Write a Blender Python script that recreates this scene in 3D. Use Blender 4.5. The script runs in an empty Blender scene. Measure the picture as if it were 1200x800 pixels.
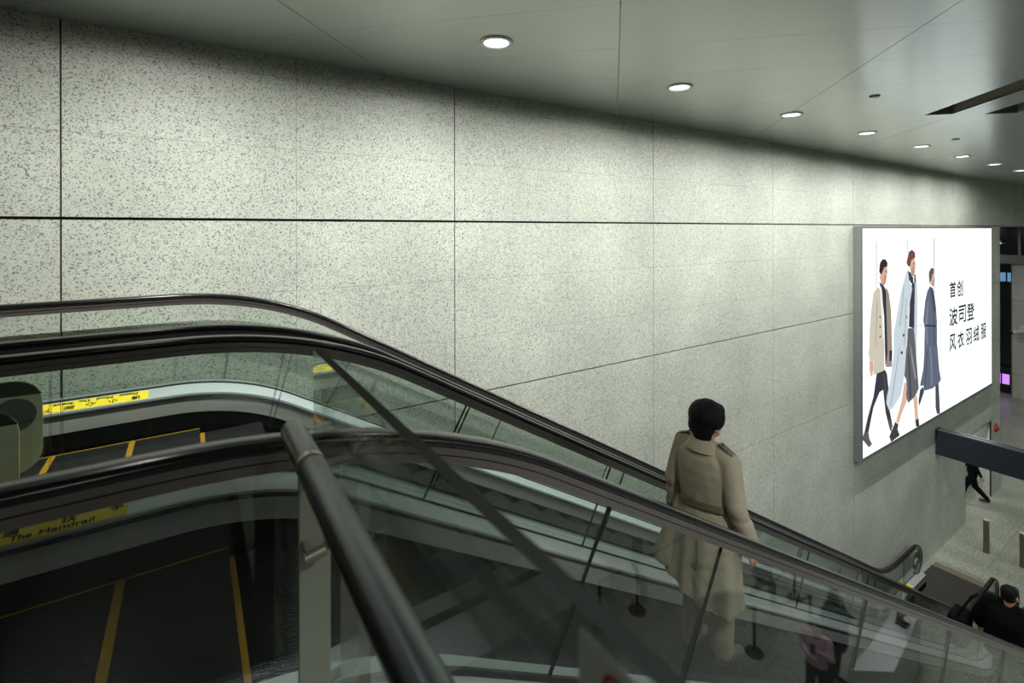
import bpy, bmesh, math, random
from math import sin, cos, pi, radians, sqrt
from mathutils import Vector, Matrix, noise
random.seed(7)
S = bpy.context.scene
COL = S.collection
H = 8.276            # eye level above the lower concourse floor; geometry is written relative to the eye, then lifted
FL = -1.46           # upper floor
LF = -8.276          # lower floor
CE = 1.45            # ceiling
WY = 4.5             # stone wall plane
T30 = math.tan(radians(30))

# ------------------------------------------------------------------ materials
def lin(c):
    c = c / 255.0
    return c / 12.92 if c <= 0.04045 else ((c + 0.055) / 1.055) ** 2.4
def rgb(r, g, b): return (lin(r), lin(g), lin(b), 1.0)

def nodes(name):
    m = bpy.data.materials.new(name); m.use_nodes = True
    return m, m.node_tree, m.node_tree.nodes.get('Principled BSDF')

def P(name, col, rough=0.5, metal=0.0, spec=0.5, nscale=None, namt=0.12, stretch=(1, 1, 1), bump=0.0, aniso=0.0):
    m, t, b = nodes(name)
    b.inputs['Base Color'].default_value = col
    b.inputs['Roughness'].default_value = rough
    b.inputs['Metallic'].default_value = metal
    b.inputs['Specular IOR Level'].default_value = spec
    if aniso: b.inputs['Anisotropic'].default_value = aniso
    if nscale:
        tc = t.nodes.new('ShaderNodeTexCoord'); mp = t.nodes.new('ShaderNodeMapping')
        mp.inputs['Scale'].default_value = stretch
        n = t.nodes.new('ShaderNodeTexNoise'); n.inputs['Scale'].default_value = nscale; n.inputs['Detail'].default_value = 3
        mx = t.nodes.new('ShaderNodeMix'); mx.data_type = 'RGBA'
        t.links.new(tc.outputs['Object'], mp.inputs['Vector']); t.links.new(mp.outputs['Vector'], n.inputs['Vector'])
        t.links.new(n.outputs['Fac'], mx.inputs['Factor'])
        mx.inputs['A'].default_value = tuple(c * (1 - namt) for c in col[:3]) + (1,)
        mx.inputs['B'].default_value = tuple(min(1, c * (1 + namt)) for c in col[:3]) + (1,)
        t.links.new(mx.outputs['Result'], b.inputs['Base Color'])
        if bump:
            bp = t.nodes.new('ShaderNodeBump'); bp.inputs['Strength'].default_value = bump; bp.inputs['Distance'].default_value = 0.01
            t.links.new(n.outputs['Fac'], bp.inputs['Height']); t.links.new(bp.outputs['Normal'], b.inputs['Normal'])
    return m

def EM(name, col, strength=1.0):
    m = bpy.data.materials.new(name); m.use_nodes = True; t = m.node_tree; t.nodes.clear()
    o = t.nodes.new('ShaderNodeOutputMaterial'); e = t.nodes.new('ShaderNodeEmission')
    e.inputs['Color'].default_value = col; e.inputs['Strength'].default_value = strength
    t.links.new(e.outputs[0], o.inputs[0]); return m

def GLASS(name, tint, refl=1.0):
    """architectural pane: tinted transmission plus a mirror reflection by Schlick's law on each face"""
    m = bpy.data.materials.new(name); m.use_nodes = True; t = m.node_tree; t.nodes.clear()
    o = t.nodes.new('ShaderNodeOutputMaterial'); mix = t.nodes.new('ShaderNodeMixShader')
    tr = t.nodes.new('ShaderNodeBsdfTransparent'); tr.inputs['Color'].default_value = tint
    gl = t.nodes.new('ShaderNodeBsdfGlossy'); gl.inputs['Roughness'].default_value = 0.0; gl.inputs['Color'].default_value = (1, 1, 1, 1)
    g = t.nodes.new('ShaderNodeNewGeometry')
    d = t.nodes.new('ShaderNodeVectorMath'); d.operation = 'DOT_PRODUCT'
    t.links.new(g.outputs['Incoming'], d.inputs[0]); t.links.new(g.outputs['True Normal'], d.inputs[1])
    def mth(op, a=None, b=None):
        n = t.nodes.new('ShaderNodeMath'); n.operation = op
        for i, x in enumerate((a, b)):
            if x is None: continue
            if isinstance(x, (int, float)): n.inputs[i].default_value = x
            else: t.links.new(x, n.inputs[i])
        return n.outputs[0]
    a = mth('ABSOLUTE', d.outputs['Value']); a = mth('SUBTRACT', 1.0, a); a = mth('MAXIMUM', a, 0.0); a = mth('POWER', a, 5.0)
    a = mth('MULTIPLY', a, 0.96 * refl); a = mth('ADD', a, 0.04 * refl)
    t.links.new(a, mix.inputs['Fac']); t.links.new(tr.outputs[0], mix.inputs[1]); t.links.new(gl.outputs[0], mix.inputs[2])
    t.links.new(mix.outputs[0], o.inputs[0]); return m

def STONE(name, base, fleck, tile=None, scale=58.0, thr=(0.36, 0.47), rough=0.55, stretch=(0.75, 1.0, 1.25)):
    m, t, b = nodes(name)
    tc = t.nodes.new('ShaderNodeTexCoord'); mp = t.nodes.new('ShaderNodeMapping'); mp.inputs['Scale'].default_value = stretch; mp.inputs['Rotation'].default_value = (.31, .62, .4)
    t.links.new(tc.outputs['Object'], mp.inputs['Vector'])
    n = t.nodes.new('ShaderNodeTexNoise'); n.inputs['Scale'].default_value = scale; n.inputs['Detail'].default_value = 3; n.inputs['Roughness'].default_value = 0.6
    n2 = t.nodes.new('ShaderNodeTexNoise'); n2.inputs['Scale'].default_value = 1.1; n2.inputs['Detail'].default_value = 3
    n3 = t.nodes.new('ShaderNodeTexNoise'); n3.inputs['Scale'].default_value = 22; n3.inputs['Detail'].default_value = 2
    for q in (n, n2, n3): t.links.new(mp.outputs['Vector'], q.inputs['Vector'])
    r = t.nodes.new('ShaderNodeValToRGB'); r.color_ramp.elements[0].position = thr[0]; r.color_ramp.elements[1].position = thr[1]
    r.color_ramp.elements[0].color = fleck; r.color_ramp.elements[1].color = base
    t.links.new(n.outputs['Fac'], r.inputs['Fac'])
    def mul(src, tex, lo, hi, p0, p1):
        rr = t.nodes.new('ShaderNodeMapRange'); rr.inputs['From Min'].default_value = p0; rr.inputs['From Max'].default_value = p1
        rr.inputs['To Min'].default_value = lo; rr.inputs['To Max'].default_value = hi
        t.links.new(tex.outputs['Fac'], rr.inputs['Value'])
        mx = t.nodes.new('ShaderNodeMix'); mx.data_type = 'RGBA'; mx.blend_type = 'MULTIPLY'; mx.inputs['Factor'].default_value = 1
        t.links.new(src, mx.inputs['A']); t.links.new(rr.outputs['Result'], mx.inputs['B']); return mx.outputs['Result']
    c = mul(r.outputs['Color'], n2, 0.88, 1.08, 0.3, 0.7); c = mul(c, n3, 0.9, 1.06, 0.3, 0.7)
    if tile:                                         # square floor slabs: slight tone steps and thin dark joints
        bk = t.nodes.new('ShaderNodeTexBrick'); bk.offset = 0.0; bk.inputs['Scale'].default_value = 1.0
        bk.inputs['Brick Width'].default_value = tile; bk.inputs['Row Height'].default_value = tile; bk.inputs['Mortar Size'].default_value = 0.006
        bk.inputs['Color1'].default_value = (.86, .86, .86, 1); bk.inputs['Color2'].default_value = (1, 1, 1, 1); bk.inputs['Mortar'].default_value = (.55, .55, .52, 1)
        t.links.new(tc.outputs['Object'], bk.inputs['Vector'])
        mx = t.nodes.new('ShaderNodeMix'); mx.data_type = 'RGBA'; mx.blend_type = 'MULTIPLY'; mx.inputs['Factor'].default_value = 1
        t.links.new(c, mx.inputs['A']); t.links.new(bk.outputs['Color'], mx.inputs['B']); c = mx.outputs['Result']
    t.links.new(c, b.inputs['Base Color'])
    b.inputs['Roughness'].default_value = rough
    return m

def RIDGED(name, col, freq, axis='Y', rough=0.5, metal=0.6, strength=0.3, dark=0.35):
    """parallel ridges (comb plates, step treads): a wave across one axis drives colour and bump"""
    m, t, b = nodes(name)
    tc = t.nodes.new('ShaderNodeTexCoord'); w = t.nodes.new('ShaderNodeTexWave'); w.bands_direction = axis
    w.inputs['Scale'].default_value = freq; w.inputs['Distortion'].default_value = 0
    t.links.new(tc.outputs['Object'], w.inputs['Vector'])
    mx = t.nodes.new('ShaderNodeMix'); mx.data_type = 'RGBA'
    mx.inputs['A'].default_value = tuple(c * dark for c in col[:3]) + (1,); mx.inputs['B'].default_value = col
    t.links.new(w.outputs['Fac'], mx.inputs['Factor']); t.links.new(mx.outputs['Result'], b.inputs['Base Color'])
    bp = t.nodes.new('ShaderNodeBump'); bp.inputs['Strength'].default_value = strength; bp.inputs['Distance'].default_value = 0.008
    t.links.new(w.outputs['Fac'], bp.inputs['Height']); t.links.new(bp.outputs['Normal'], b.inputs['Normal'])
    b.inputs['Roughness'].default_value = rough; b.inputs['Metallic'].default_value = metal; b.inputs['Specular IOR Level'].default_value = 0.2
    return m

M = {}
M['stone'] = STONE('speckled granite', rgb(197, 201, 188), rgb(114, 117, 119), scale=80, thr=(0.375, 0.475), stretch=(1, 1, 1))
M['grout'] = P('tight joint', rgb(128, 128, 112), 0.9)
M['joint'] = P('open joint', rgb(15, 15, 18), 0.9, nscale=6, namt=0.3)
M['floor'] = STONE('granite floor', rgb(182, 186, 168), rgb(134, 138, 126), tile=1.2, scale=30, thr=(0.38, 0.54), rough=0.32, stretch=(1, 1, 1))
M['upfloor'] = STONE('upper granite floor', rgb(96, 98, 92), rgb(66, 67, 64), scale=70, thr=(0.34, 0.5), rough=0.3, stretch=(1, 1, 1))
M['ceil'] = P('painted metal ceiling', rgb(172, 177, 171), 0.22, 0.5, 1.0, nscale=0.7, namt=0.03)
M['ceilgap'] = P('ceiling joint', rgb(150, 153, 147), 0.8)
M['slot'] = P('slot lining', rgb(120, 116, 104), 0.8, nscale=4, namt=0.08)
M['rubber'] = P('black rubber', rgb(15, 16, 19), 0.24, 0, 0.5, nscale=3, namt=0.2)
M['guide'] = P('bronze anodised guide', rgb(128, 120, 119), 0.20, 0.75, nscale=2, namt=0.06)
M['steel'] = P('brushed steel', rgb(178, 180, 174), 0.24, 1.0, nscale=3, namt=0.06, stretch=(0.15, 1, 40))
M['deck'] = P('deck steel', rgb(186, 192, 194), 0.34, 0.4, nscale=2, namt=0.06, stretch=(0.2, 8, 8))
M['skirt'] = P('skirt steel', rgb(168, 170, 164), 0.30, 0.4, nscale=2, namt=0.1, stretch=(0.2, 1, 12))
M['truss'] = P('truss cladding', rgb(120, 122, 118), 0.4, 0.6, nscale=1.5, namt=0.05)
M['dark'] = P('dark void', rgb(20, 20, 20), 0.8, nscale=4, namt=0.2)
M['tread'] = RIDGED('ridged tread', rgb(19, 19, 20), 34.0, 'Y', 0.8, 0.0)
M['riser'] = RIDGED('ridged riser', rgb(14, 14, 15), 34.0, 'Y', 0.75, 0.0)
M['yellow'] = P('yellow paint', rgb(138, 106, 18), 0.7, spec=0.2, nscale=14, namt=0.16)
M['sticker'] = P('yellow sticker', rgb(222, 198, 46), 0.4, nscale=5, namt=0.04)
M['ink'] = P('black ink', rgb(30, 30, 24), 0.5)
M['glass'] = GLASS('balustrade glass', (0.92, 0.945, 0.93, 1), 0.85)
M['glassedge'] = P('polished glass edge', rgb(36, 40, 37), 0.7, 0, 0.1)
M['gglass'] = GLASS('guard glass', (0.90, 0.93, 0.91, 1), 1.0)
M['greysensor'] = P('grey sensor', rgb(120, 124, 122), 0.5)
M['brush'] = P('skirt brush', rgb(9, 9, 9), 0.95, spec=0.05)
M['seal'] = P('panel seal', rgb(18, 20, 19), 0.6)
M['plate'] = RIDGED('ridged landing plate', rgb(92, 88, 86), 6.5, 'Y', 0.45, 0.6, 0.5, 0.7)
M['tactile'] = P('tactile stone', rgb(122, 116, 100), 0.7, nscale=40, namt=0.12)
M['tube'] = P('dark satin rail', rgb(74, 77, 82), 0.30, 0.85, nscale=4, namt=0.05)
M['bollard'] = P('bollard steel', rgb(118, 108, 98), 0.35, 0.6, nscale=3, namt=0.06)
M['ring'] = P('rail ring steel', rgb(165, 163, 150), 0.35, 0.9)
M['post'] = P('post steel', rgb(128, 130, 118), 0.42, 0.15, nscale=3, namt=0.05, stretch=(20, 20, 0.4))
M['frame'] = P('light box frame', rgb(128, 132, 132), 0.4, 0.5, nscale=3, namt=0.04)
M['lit'] = EM('lit poster', rgb(241, 252, 249), 1.35)
M['lens'] = EM('lamp lens', (0.93, 0.98, 1.0, 1), 5.0)
M['trim'] = P('lamp trim', rgb(225, 226, 220), 0.5, 0.0)
M['beam'] = P('dark fascia', rgb(44, 50, 60), 0.45, 0.3, nscale=1, namt=0.08)
M['beamtop'] = P('fascia rail', rgb(150, 156, 162), 0.3, 0.8)
M['black'] = P('black powder coat', rgb(22, 22, 23), 0.45)
M['white'] = P('white laminate', rgb(205, 208, 206), 0.35)
M['darkglass'] = P('dark glazing', rgb(22, 25, 28), 0.12, 0.0, 0.6)
M['red'] = P('red plastic', rgb(150, 52, 38), 0.5)
M['green'] = P('green disc', rgb(34, 84, 52), 0.45)
M['whitepaint'] = P('white paint', rgb(190, 205, 192), 0.5)
M['guard'] = P('guard plate', rgb(238, 238, 198), 0.42, 0.0, nscale=1.2, namt=0.05)
M['guardedge'] = P('guard plate band', rgb(44, 62, 50), 0.4)
M['greydisc'] = P('grey disc', rgb(104, 110, 104), 0.5)
M['screen'] = EM('screen', rgb(190, 130, 235), 1.4)
M['window'] = EM('lit window', rgb(120, 165, 205), 0.7)
M['added_panel_light'] = EM('added panel light', (0.92, 0.97, 1.0, 1), 6.0)  # glow of the added fill panels in hall and concourse
M['paper'] = P('notice sheet', rgb(176, 180, 176), 0.6)
# people
M['skin'] = P('skin', rgb(196, 148, 120), 0.5, nscale=20, namt=0.06)
M['hair'] = P('black hair', rgb(9, 9, 11), 0.7, spec=0.25, nscale=60, namt=0.4, stretch=(1, 1, 0.15), bump=0.25)
M['trench'] = P('beige gabardine', rgb(157, 149, 127), 0.9, spec=0.2, nscale=4, namt=0.05)
M['trenchdark'] = P('beige gabardine edge', rgb(104, 96, 76), 0.85, nscale=8, namt=0.08)
M['slacks'] = P('tan trousers', rgb(132, 120, 98), 0.85, nscale=5, namt=0.06)
M['tanshoe'] = P('grey shoe', rgb(60, 58, 58), 0.5)
M['blackcloth'] = P('black cloth', rgb(11, 11, 13), 0.9, spec=0.15, nscale=9, namt=0.25)
M['navy'] = P('navy cloth', rgb(26, 36, 62), 0.8, nscale=9, namt=0.15)
M['pink'] = P('pale pink knit', rgb(186, 160, 172), 0.9, nscale=12, namt=0.06)
M['greycloth'] = P('grey cloth', rgb(84, 88, 96), 0.85, nscale=9, namt=0.1)
M['shoe'] = P('black shoe', rgb(14, 14, 15), 0.4)
M['pearl'] = P('earring', rgb(225, 225, 220), 0.2, 0.5)

# ------------------------------------------------------------------ object helpers
def tag(o, label=None, cat=None, group=None, kind=None):
    if label: o['label'] = label
    if cat: o['category'] = cat
    if group: o['group'] = group
    if kind: o['kind'] = kind
    return o

def thing(name, loc, label=None, cat=None, group=None, rz=0.0):
    o = bpy.data.objects.new(name, None); COL.objects.link(o)
    o.location = loc; o.rotation_euler = (0, 0, rz); o.empty_display_size = 0.2
    return tag(o, label, cat, group)

def link_mesh(name, me, parent=None, local=False, smooth=None):
    o = bpy.data.objects.new(name, me); COL.objects.link(o)
    if parent is not None:
        if not local:
            p = parent
            off = Vector((0, 0, 0))
            while p is not None: off += p.location; p = p.parent
            me.transform(Matrix.Translation(-off))
        o.parent = parent
    return o

def obj(name, bm, mats, parent=None, local=False, smooth=False, recalc=True, sharp=None):
    me = bpy.data.meshes.new(name)
    if recalc: bmesh.ops.recalc_face_normals(bm, faces=bm.faces[:])
    if smooth:
        for f in bm.faces: f.smooth = True
        if sharp:
            for e in bm.edges:
                if len(e.link_faces) == 2 and e.calc_face_angle(0) > radians(sharp): e.smooth = False
    bm.to_mesh(me); bm.free()
    for m in (mats if isinstance(mats, (list, tuple)) else [mats]): me.materials.append(m)
    return link_mesh(name, me, parent, local)

def NB(): return bmesh.new()

def box(bm, x0, x1, y0, y1, z0, z1, mi=0, bev=0.0):
    vs = [bm.verts.new((x, y, z)) for x in (x0, x1) for y in (y0, y1) for z in (z0, z1)]
    fs = []
    for a in ((0, 1, 3, 2), (4, 6, 7, 5), (0, 4, 5, 1), (2, 3, 7, 6), (0, 2, 6, 4), (1, 5, 7, 3)):
        f = bm.faces.new([vs[i] for i in a]); f.material_index = mi; fs.append(f)
    if bev:
        es = list({e for f in fs for e in f.edges})
        r = bmesh.ops.bevel(bm, geom=es, offset=bev, segments=2, affect='EDGES', profile=0.6)
        for f in r['faces']: f.material_index = mi
    return vs

def prism(bm, pts, fn, t0, t1, mi=0):
    """extrude an outline; fn(a, b, t) -> 3D point"""
    A = [bm.verts.new(fn(a, b, t0)) for a, b in pts]; B = [bm.verts.new(fn(a, b, t1)) for a, b in pts]
    n = len(pts)
    for f in (A[::-1], B): bm.faces.new(f).material_index = mi
    for i in range(n):
        bm.faces.new((A[i], A[(i + 1) % n], B[(i + 1) % n], B[i])).material_index = mi

def tube(bm, pts, rad, seg=12, mi=0, caps=True):
    pts = [Vector(p) for p in pts]; rads = rad if isinstance(rad, (list, tuple)) else [rad] * len(pts)
    rings = []; up = Vector((0, 0, 1))
    for i, p in enumerate(pts):
        d = (pts[min(i + 1, len(pts) - 1)] - pts[max(i - 1, 0)]).normalized()
        u = up if abs(d.dot(up)) < 0.95 else Vector((1, 0, 0))
        a = d.cross(u).normalized(); b = a.cross(d).normalized()
        rings.append([bm.verts.new(p + (a * cos(2 * pi * k / seg) + b * sin(2 * pi * k / seg)) * rads[i]) for k in range(seg)])
    for r0, r1 in zip(rings, rings[1:]):
        for k in range(seg):
            bm.faces.new((r0[k], r0[(k + 1) % seg], r1[(k + 1) % seg], r1[k])).material_index = mi
    if caps:
        bm.faces.new(rings[0][::-1]).material_index = mi; bm.faces.new(rings[-1]).material_index = mi

def capsule(bm, a, b, r0, r1, seg=14, hemi=4):
    a, b = Vector(a), Vector(b); d = (b - a)
    L = d.length
    if L < 1e-6: d = Vector((0, 0, 1)); L = 1e-4; b = a + d * L
    d.normalize(); pts, rr = [], []
    for k in range(hemi):
        t = -pi / 2 + (pi / 2) * (k + 0.35) / hemi; pts.append(a + d * r0 * sin(t)); rr.append(r0 * cos(t))
    pts += [a, b]; rr += [r0, r1]
    for k in range(hemi):
        t = (pi / 2) * (k + 0.65) / hemi; pts.append(b + d * r1 * sin(t)); rr.append(r1 * cos(t))
    u = Vector((0, 0, 1)) if abs(d.z) < 0.9 else Vector((1, 0, 0))
    x = d.cross(u).normalized(); y = x.cross(d).normalized(); rings = []
    for p, r in zip(pts, rr):
        rings.append([bm.verts.new(p + (x * cos(2 * pi * k / seg) + y * sin(2 * pi * k / seg)) * r) for k in range(seg)])
    for r0_, r1_ in zip(rings, rings[1:]):
        for k in range(seg): bm.faces.new((r0_[k], r0_[(k + 1) % seg], r1_[(k + 1) % seg], r1_[k]))
    bm.faces.new(rings[0][::-1]); bm.faces.new(rings[-1])

def ellipsoid(bm, c, r, rot=None, seg=20, rings=14):
    res = bmesh.ops.create_uvsphere(bm, u_segments=seg, v_segments=rings, radius=1.0)
    mat = Matrix.Translation(Vector(c)) @ (rot.to_4x4() if rot is not None else Matrix.Identity(4)) @ Matrix.Diagonal((r[0], r[1], r[2], 1))
    bmesh.ops.transform(bm, matrix=mat, verts=res['verts'])

def loft(bm, rings, seg=32, mi=0, caps=True, power=2.0):
    """rings: (cx, cy, z, rx, ry[, tilt x, tilt y]) closed superellipse stack"""
    R = []
    for r in rings:
        cx, cy, z, rx, ry = r[:5]; tx, ty = (r[5], r[6]) if len(r) > 6 else (0, 0)
        ring = []
        for k in range(seg):
            a = 2 * pi * k / seg; c, s = cos(a), sin(a)
            x = rx * math.copysign(abs(c) ** (2 / power), c); y = ry * math.copysign(abs(s) ** (2 / power), s)
            ring.append(bm.verts.new((cx + x, cy + y, z + tx * x + ty * y)))
        R.append(ring)
    for r0, r1 in zip(R, R[1:]):
        for k in range(seg): bm.faces.new((r0[k], r0[(k + 1) % seg], r1[(k + 1) % seg], r1[k])).material_index = mi
    if caps:
        bm.faces.new(R[0][::-1]).material_index = mi; bm.faces.new(R[-1]).material_index = mi
    return R

def lathe(bm, prof, c=(0, 0, 0), seg=28, mi=0, caps=True):
    rings = [[bm.verts.new((c[0] + r * cos(2 * pi * k / seg), c[1] + r * sin(2 * pi * k / seg), c[2] + z)) for k in range(seg)] for r, z in prof]
    for r0, r1 in zip(rings, rings[1:]):
        for k in range(seg): bm.faces.new((r0[k], r0[(k + 1) % seg], r1[(k + 1) % seg], r1[k])).material_index = mi
    if caps:
        bm.faces.new(rings[0][::-1]).material_index = mi; bm.faces.new(rings[-1]).material_index = mi

def remesh(bm, vox, smooth_it=4, disp=None, factor=0.5):
    """union of the closed pieces in bm as one continuous smooth surface"""
    me = bpy.data.meshes.new('tmp'); bmesh.ops.recalc_face_normals(bm, faces=bm.faces[:]); bm.to_mesh(me); bm.free()
    o = bpy.data.objects.new('tmp', me); COL.objects.link(o)
    md = o.modifiers.new('r', 'REMESH'); md.mode = 'VOXEL'; md.voxel_size = vox; md.use_smooth_shade = True
    sm = o.modifiers.new('s', 'SMOOTH'); sm.iterations = smooth_it; sm.factor = factor
    dg = bpy.context.evaluated_depsgraph_get(); dg.update()
    out = bpy.data.meshes.new_from_object(o.evaluated_get(dg))
    COL.objects.unlink(o); bpy.data.objects.remove(o); bpy.data.meshes.remove(me)
    if disp:
        nrm = [v.normal.copy() for v in out.vertices]
        for v, n in zip(out.vertices, nrm): v.co += n * disp(v.co)
    for p in out.polygons: p.use_smooth = True
    out.materials.clear()
    return out

def rm_obj(name, me, mat, parent):
    me.name = name; me.materials.append(mat)
    return link_mesh(name, me, parent, local=True)

def embolden(o, d):
    me = o.data; n = bmesh.new(); n.from_mesh(me); base = [v.co.copy() for v in me.vertices]
    ax, ay = o['ax'], o['ay']
    for i, (a, b) in enumerate(((1, 0), (0, 1), (1, 1), (.5, .5))):
        tmp = me.copy(); tmp.transform(Matrix.Translation(Vector(ax) * a * d + Vector(ay) * b * d)); n.from_mesh(tmp); bpy.data.meshes.remove(tmp)
    n.to_mesh(me); n.free()
    del o['ax']; del o['ay']

def text_mesh(body, size, depth=0.0, bold=0.0):
    k = (body, size, depth)
    cu = bpy.data.curves.new('t', 'FONT'); cu.body = body; cu.size = size; cu.extrude = depth; cu.align_x = 'LEFT'; cu.offset = bold
    o = bpy.data.objects.new('t', cu); COL.objects.link(o)
    dg = bpy.context.evaluated_depsgraph_get(); dg.update()
    me = bpy.data.meshes.new_from_object(o.evaluated_get(dg))
    COL.objects.unlink(o); bpy.data.objects.remove(o); bpy.data.curves.remove(cu)
    me.materials.clear()
    return me

def text_obj(name, body, size, mat, parent, matrix, fit=None, depth=0.0, bold=0.0, fat=0.0):
    """fit=(w, h): scale the glyph outline box to that size"""
    me = text_mesh(body, size, depth, bold)
    if fit and len(me.vertices):
        xs = [v.co.x for v in me.vertices]; ys = [v.co.y for v in me.vertices]
        w, h = max(xs) - min(xs), max(ys) - min(ys)
        me.transform(Matrix.Translation((-min(xs), -min(ys), 0)))
        me.transform(Matrix.Diagonal((fit[0] / w, fit[1] / h, 1, 1)))
    me.transform(matrix); me.materials.append(mat); me.name = name
    o = link_mesh(name, me, parent)
    if fat:
        o['ax'] = tuple(matrix.col[0][:3]); o['ay'] = tuple(matrix.col[1][:3]); embolden(o, fat)
    return o

# ------------------------------------------------------------------ the setting
def struct(name, bm, mats, label=None, smooth=False):
    o = obj(name, bm, mats, smooth=smooth); o['kind'] = 'structure'
    if label: o['label'] = label
    return o

JX = [-0.745 + 3.0 * i for i in range(-3, 13)]           # open vertical joints every 3 m
RZ = [0.084 - 1.8 * k for k in range(-1, 6)]             # open horizontal joints every 1.8 m
DOOR = (18.2, 20.63, -5.93); OPEN_X, OPEN_Z = 21.6, 0.084

def cut(rect):
    """clip a wall slab by the doorway and by the wide opening at the far end"""
    x0, x1, z0, z1 = rect; out = []
    if z0 < OPEN_Z - 0.01:
        if x0 >= OPEN_X: return []
        x1 = min(x1, OPEN_X)
    dx0, dx1, dz = DOOR
    if z0 < dz and x1 > dx0 and x0 < dx1:
        if x0 < dx0: out.append((x0, dx0, z0, z1))
        if x1 > dx1: out.append((dx1, x1, z0, z1))
        if z1 > dz: out.append((max(x0, dx0), min(x1, dx1), dz, z1))
        return out
    return [(x0, x1, z0, z1)]

def stone_wall():
    bm = NB()
    for jx in JX[:-1]:
        for rz in RZ:
            top = min(rz, CE + 0.02); bot = max(rz - 1.8, LF)
            for a in range(2):
                for b in range(3):
                    z1 = rz - 0.6 * b; z0 = z1 - 0.6
                    if z0 >= CE or z1 <= LF: continue
                    x0 = jx + 1.5 * a; x1 = x0 + 1.5
                    g = 0.0055; gm = 0.0016; gz = 0.0055 if abs(rz - 0.084) > .01 and abs(rz - 1.8 - 0.084) > .01 else 0.0105
                    X0 = x0 + (g if a == 0 else gm); X1 = x1 - (g if a == 1 else gm)
                    Z1 = z1 - (gz if b == 0 else gm); Z0 = z0 + (gz if b == 2 else gm)
                    Z1 = min(Z1, CE + 0.03); Z0 = max(Z0, LF - 0.02)
                    for r in cut((X0, X1, Z0, Z1)):
                        box(bm, r[0], r[1], WY, WY + 0.03, r[2], r[3], 0)
            for r in cut((jx + 0.0058, jx + 2.9942, max(bot, LF) + 0.0128, min(top, CE) - 0.0128)):   # joint filler behind tight joints
                box(bm, r[0], r[1], WY + 0.0008, WY + 0.02, r[2], r[3], 1)
    # backing
    box(bm, JX[0], DOOR[0] - .02, WY + 0.022, WY + 0.3, LF, CE + .03, 2)
    box(bm, DOOR[0], DOOR[1], WY + 0.022, WY + 0.3, DOOR[2], CE + .03, 2)
    box(bm, DOOR[1] + .02, OPEN_X - .01, WY + 0.022, WY + 0.3, LF, CE + .03, 2)
    box(bm, OPEN_X, 34.0, WY + 0.022, WY + 0.3, OPEN_Z, CE + .03, 2)
    # stone returns at the doorway and at the opening
    for x0, x1, y0, y1, z0, z1 in ((OPEN_X - .01, OPEN_X + .02, WY, WY + .5, LF, OPEN_Z), (DOOR[0] - .02, DOOR[0], WY, WY + .5, LF, DOOR[2]),
                                   (DOOR[1], DOOR[1] + .02, WY, WY + 2.2, LF, DOOR[2] + .3), (DOOR[0] - .02, DOOR[1] + .02, WY + .3, WY + 2.2, DOOR[2] + .3, DOOR[2] + .32), (DOOR[0], DOOR[1], WY, WY + .5, DOOR[2], DOOR[2] + .02),
                                   (OPEN_X, 34.0, WY, WY + .5, OPEN_Z - .02, OPEN_Z)):
        box(bm, x0, x1, y0, y1, z0, z1, 0)
    return struct('wall_left', bm, [M['stone'], M['grout'], M['joint']])
stone_wall()

def end_wall():
    bm = NB(); X = 33.7; top = RZ[2] - 0.0
    for j in range(0, 8):
        y1 = 6.62 - 3.0 * j
        for rz in RZ[2:]:
            for b in range(3):
                z1 = rz - .6 * b; z0 = max(z1 - .6, LF)
                if z1 <= LF: continue
                for a in range(2):
                    yy1 = y1 - 1.5 * a; yy0 = yy1 - 1.5
                    box(bm, X, X + .03, yy0 + (.006 if a else .001), yy1 - (.001 if a else .006), z0 + (.005 if b == 2 else .001), z1 - (.012 if b == 0 else .001), 0)
    box(bm, X + .02, X + .5, -15.5, 6.61, LF, top, 1)
    box(bm, X, X + .5, 6.59, 6.62, LF, top, 0)
    box(bm, X - .25, X + .5, -15.5, 10, RZ[2], RZ[2] + .42, 2)            # spandrel beam above
    return struct('wall_end', bm, [M['stone'], M['joint'], M['truss']])
end_wall()

def upper_glazing():
    bm = NB(); X = 33.9; z0, z1 = RZ[2] + .42, OPEN_Z + .3
    box(bm, X, X + .03, -15, 10, z0, z1, 0)
    for k in range(16): y = 9.4 - 1.55 * k; box(bm, X - .08, X, y, y + .1, z0, z1, 1)
    return struct('window_1', bm, [M['darkglass'], M['frame']])
upper_glazing()

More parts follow.
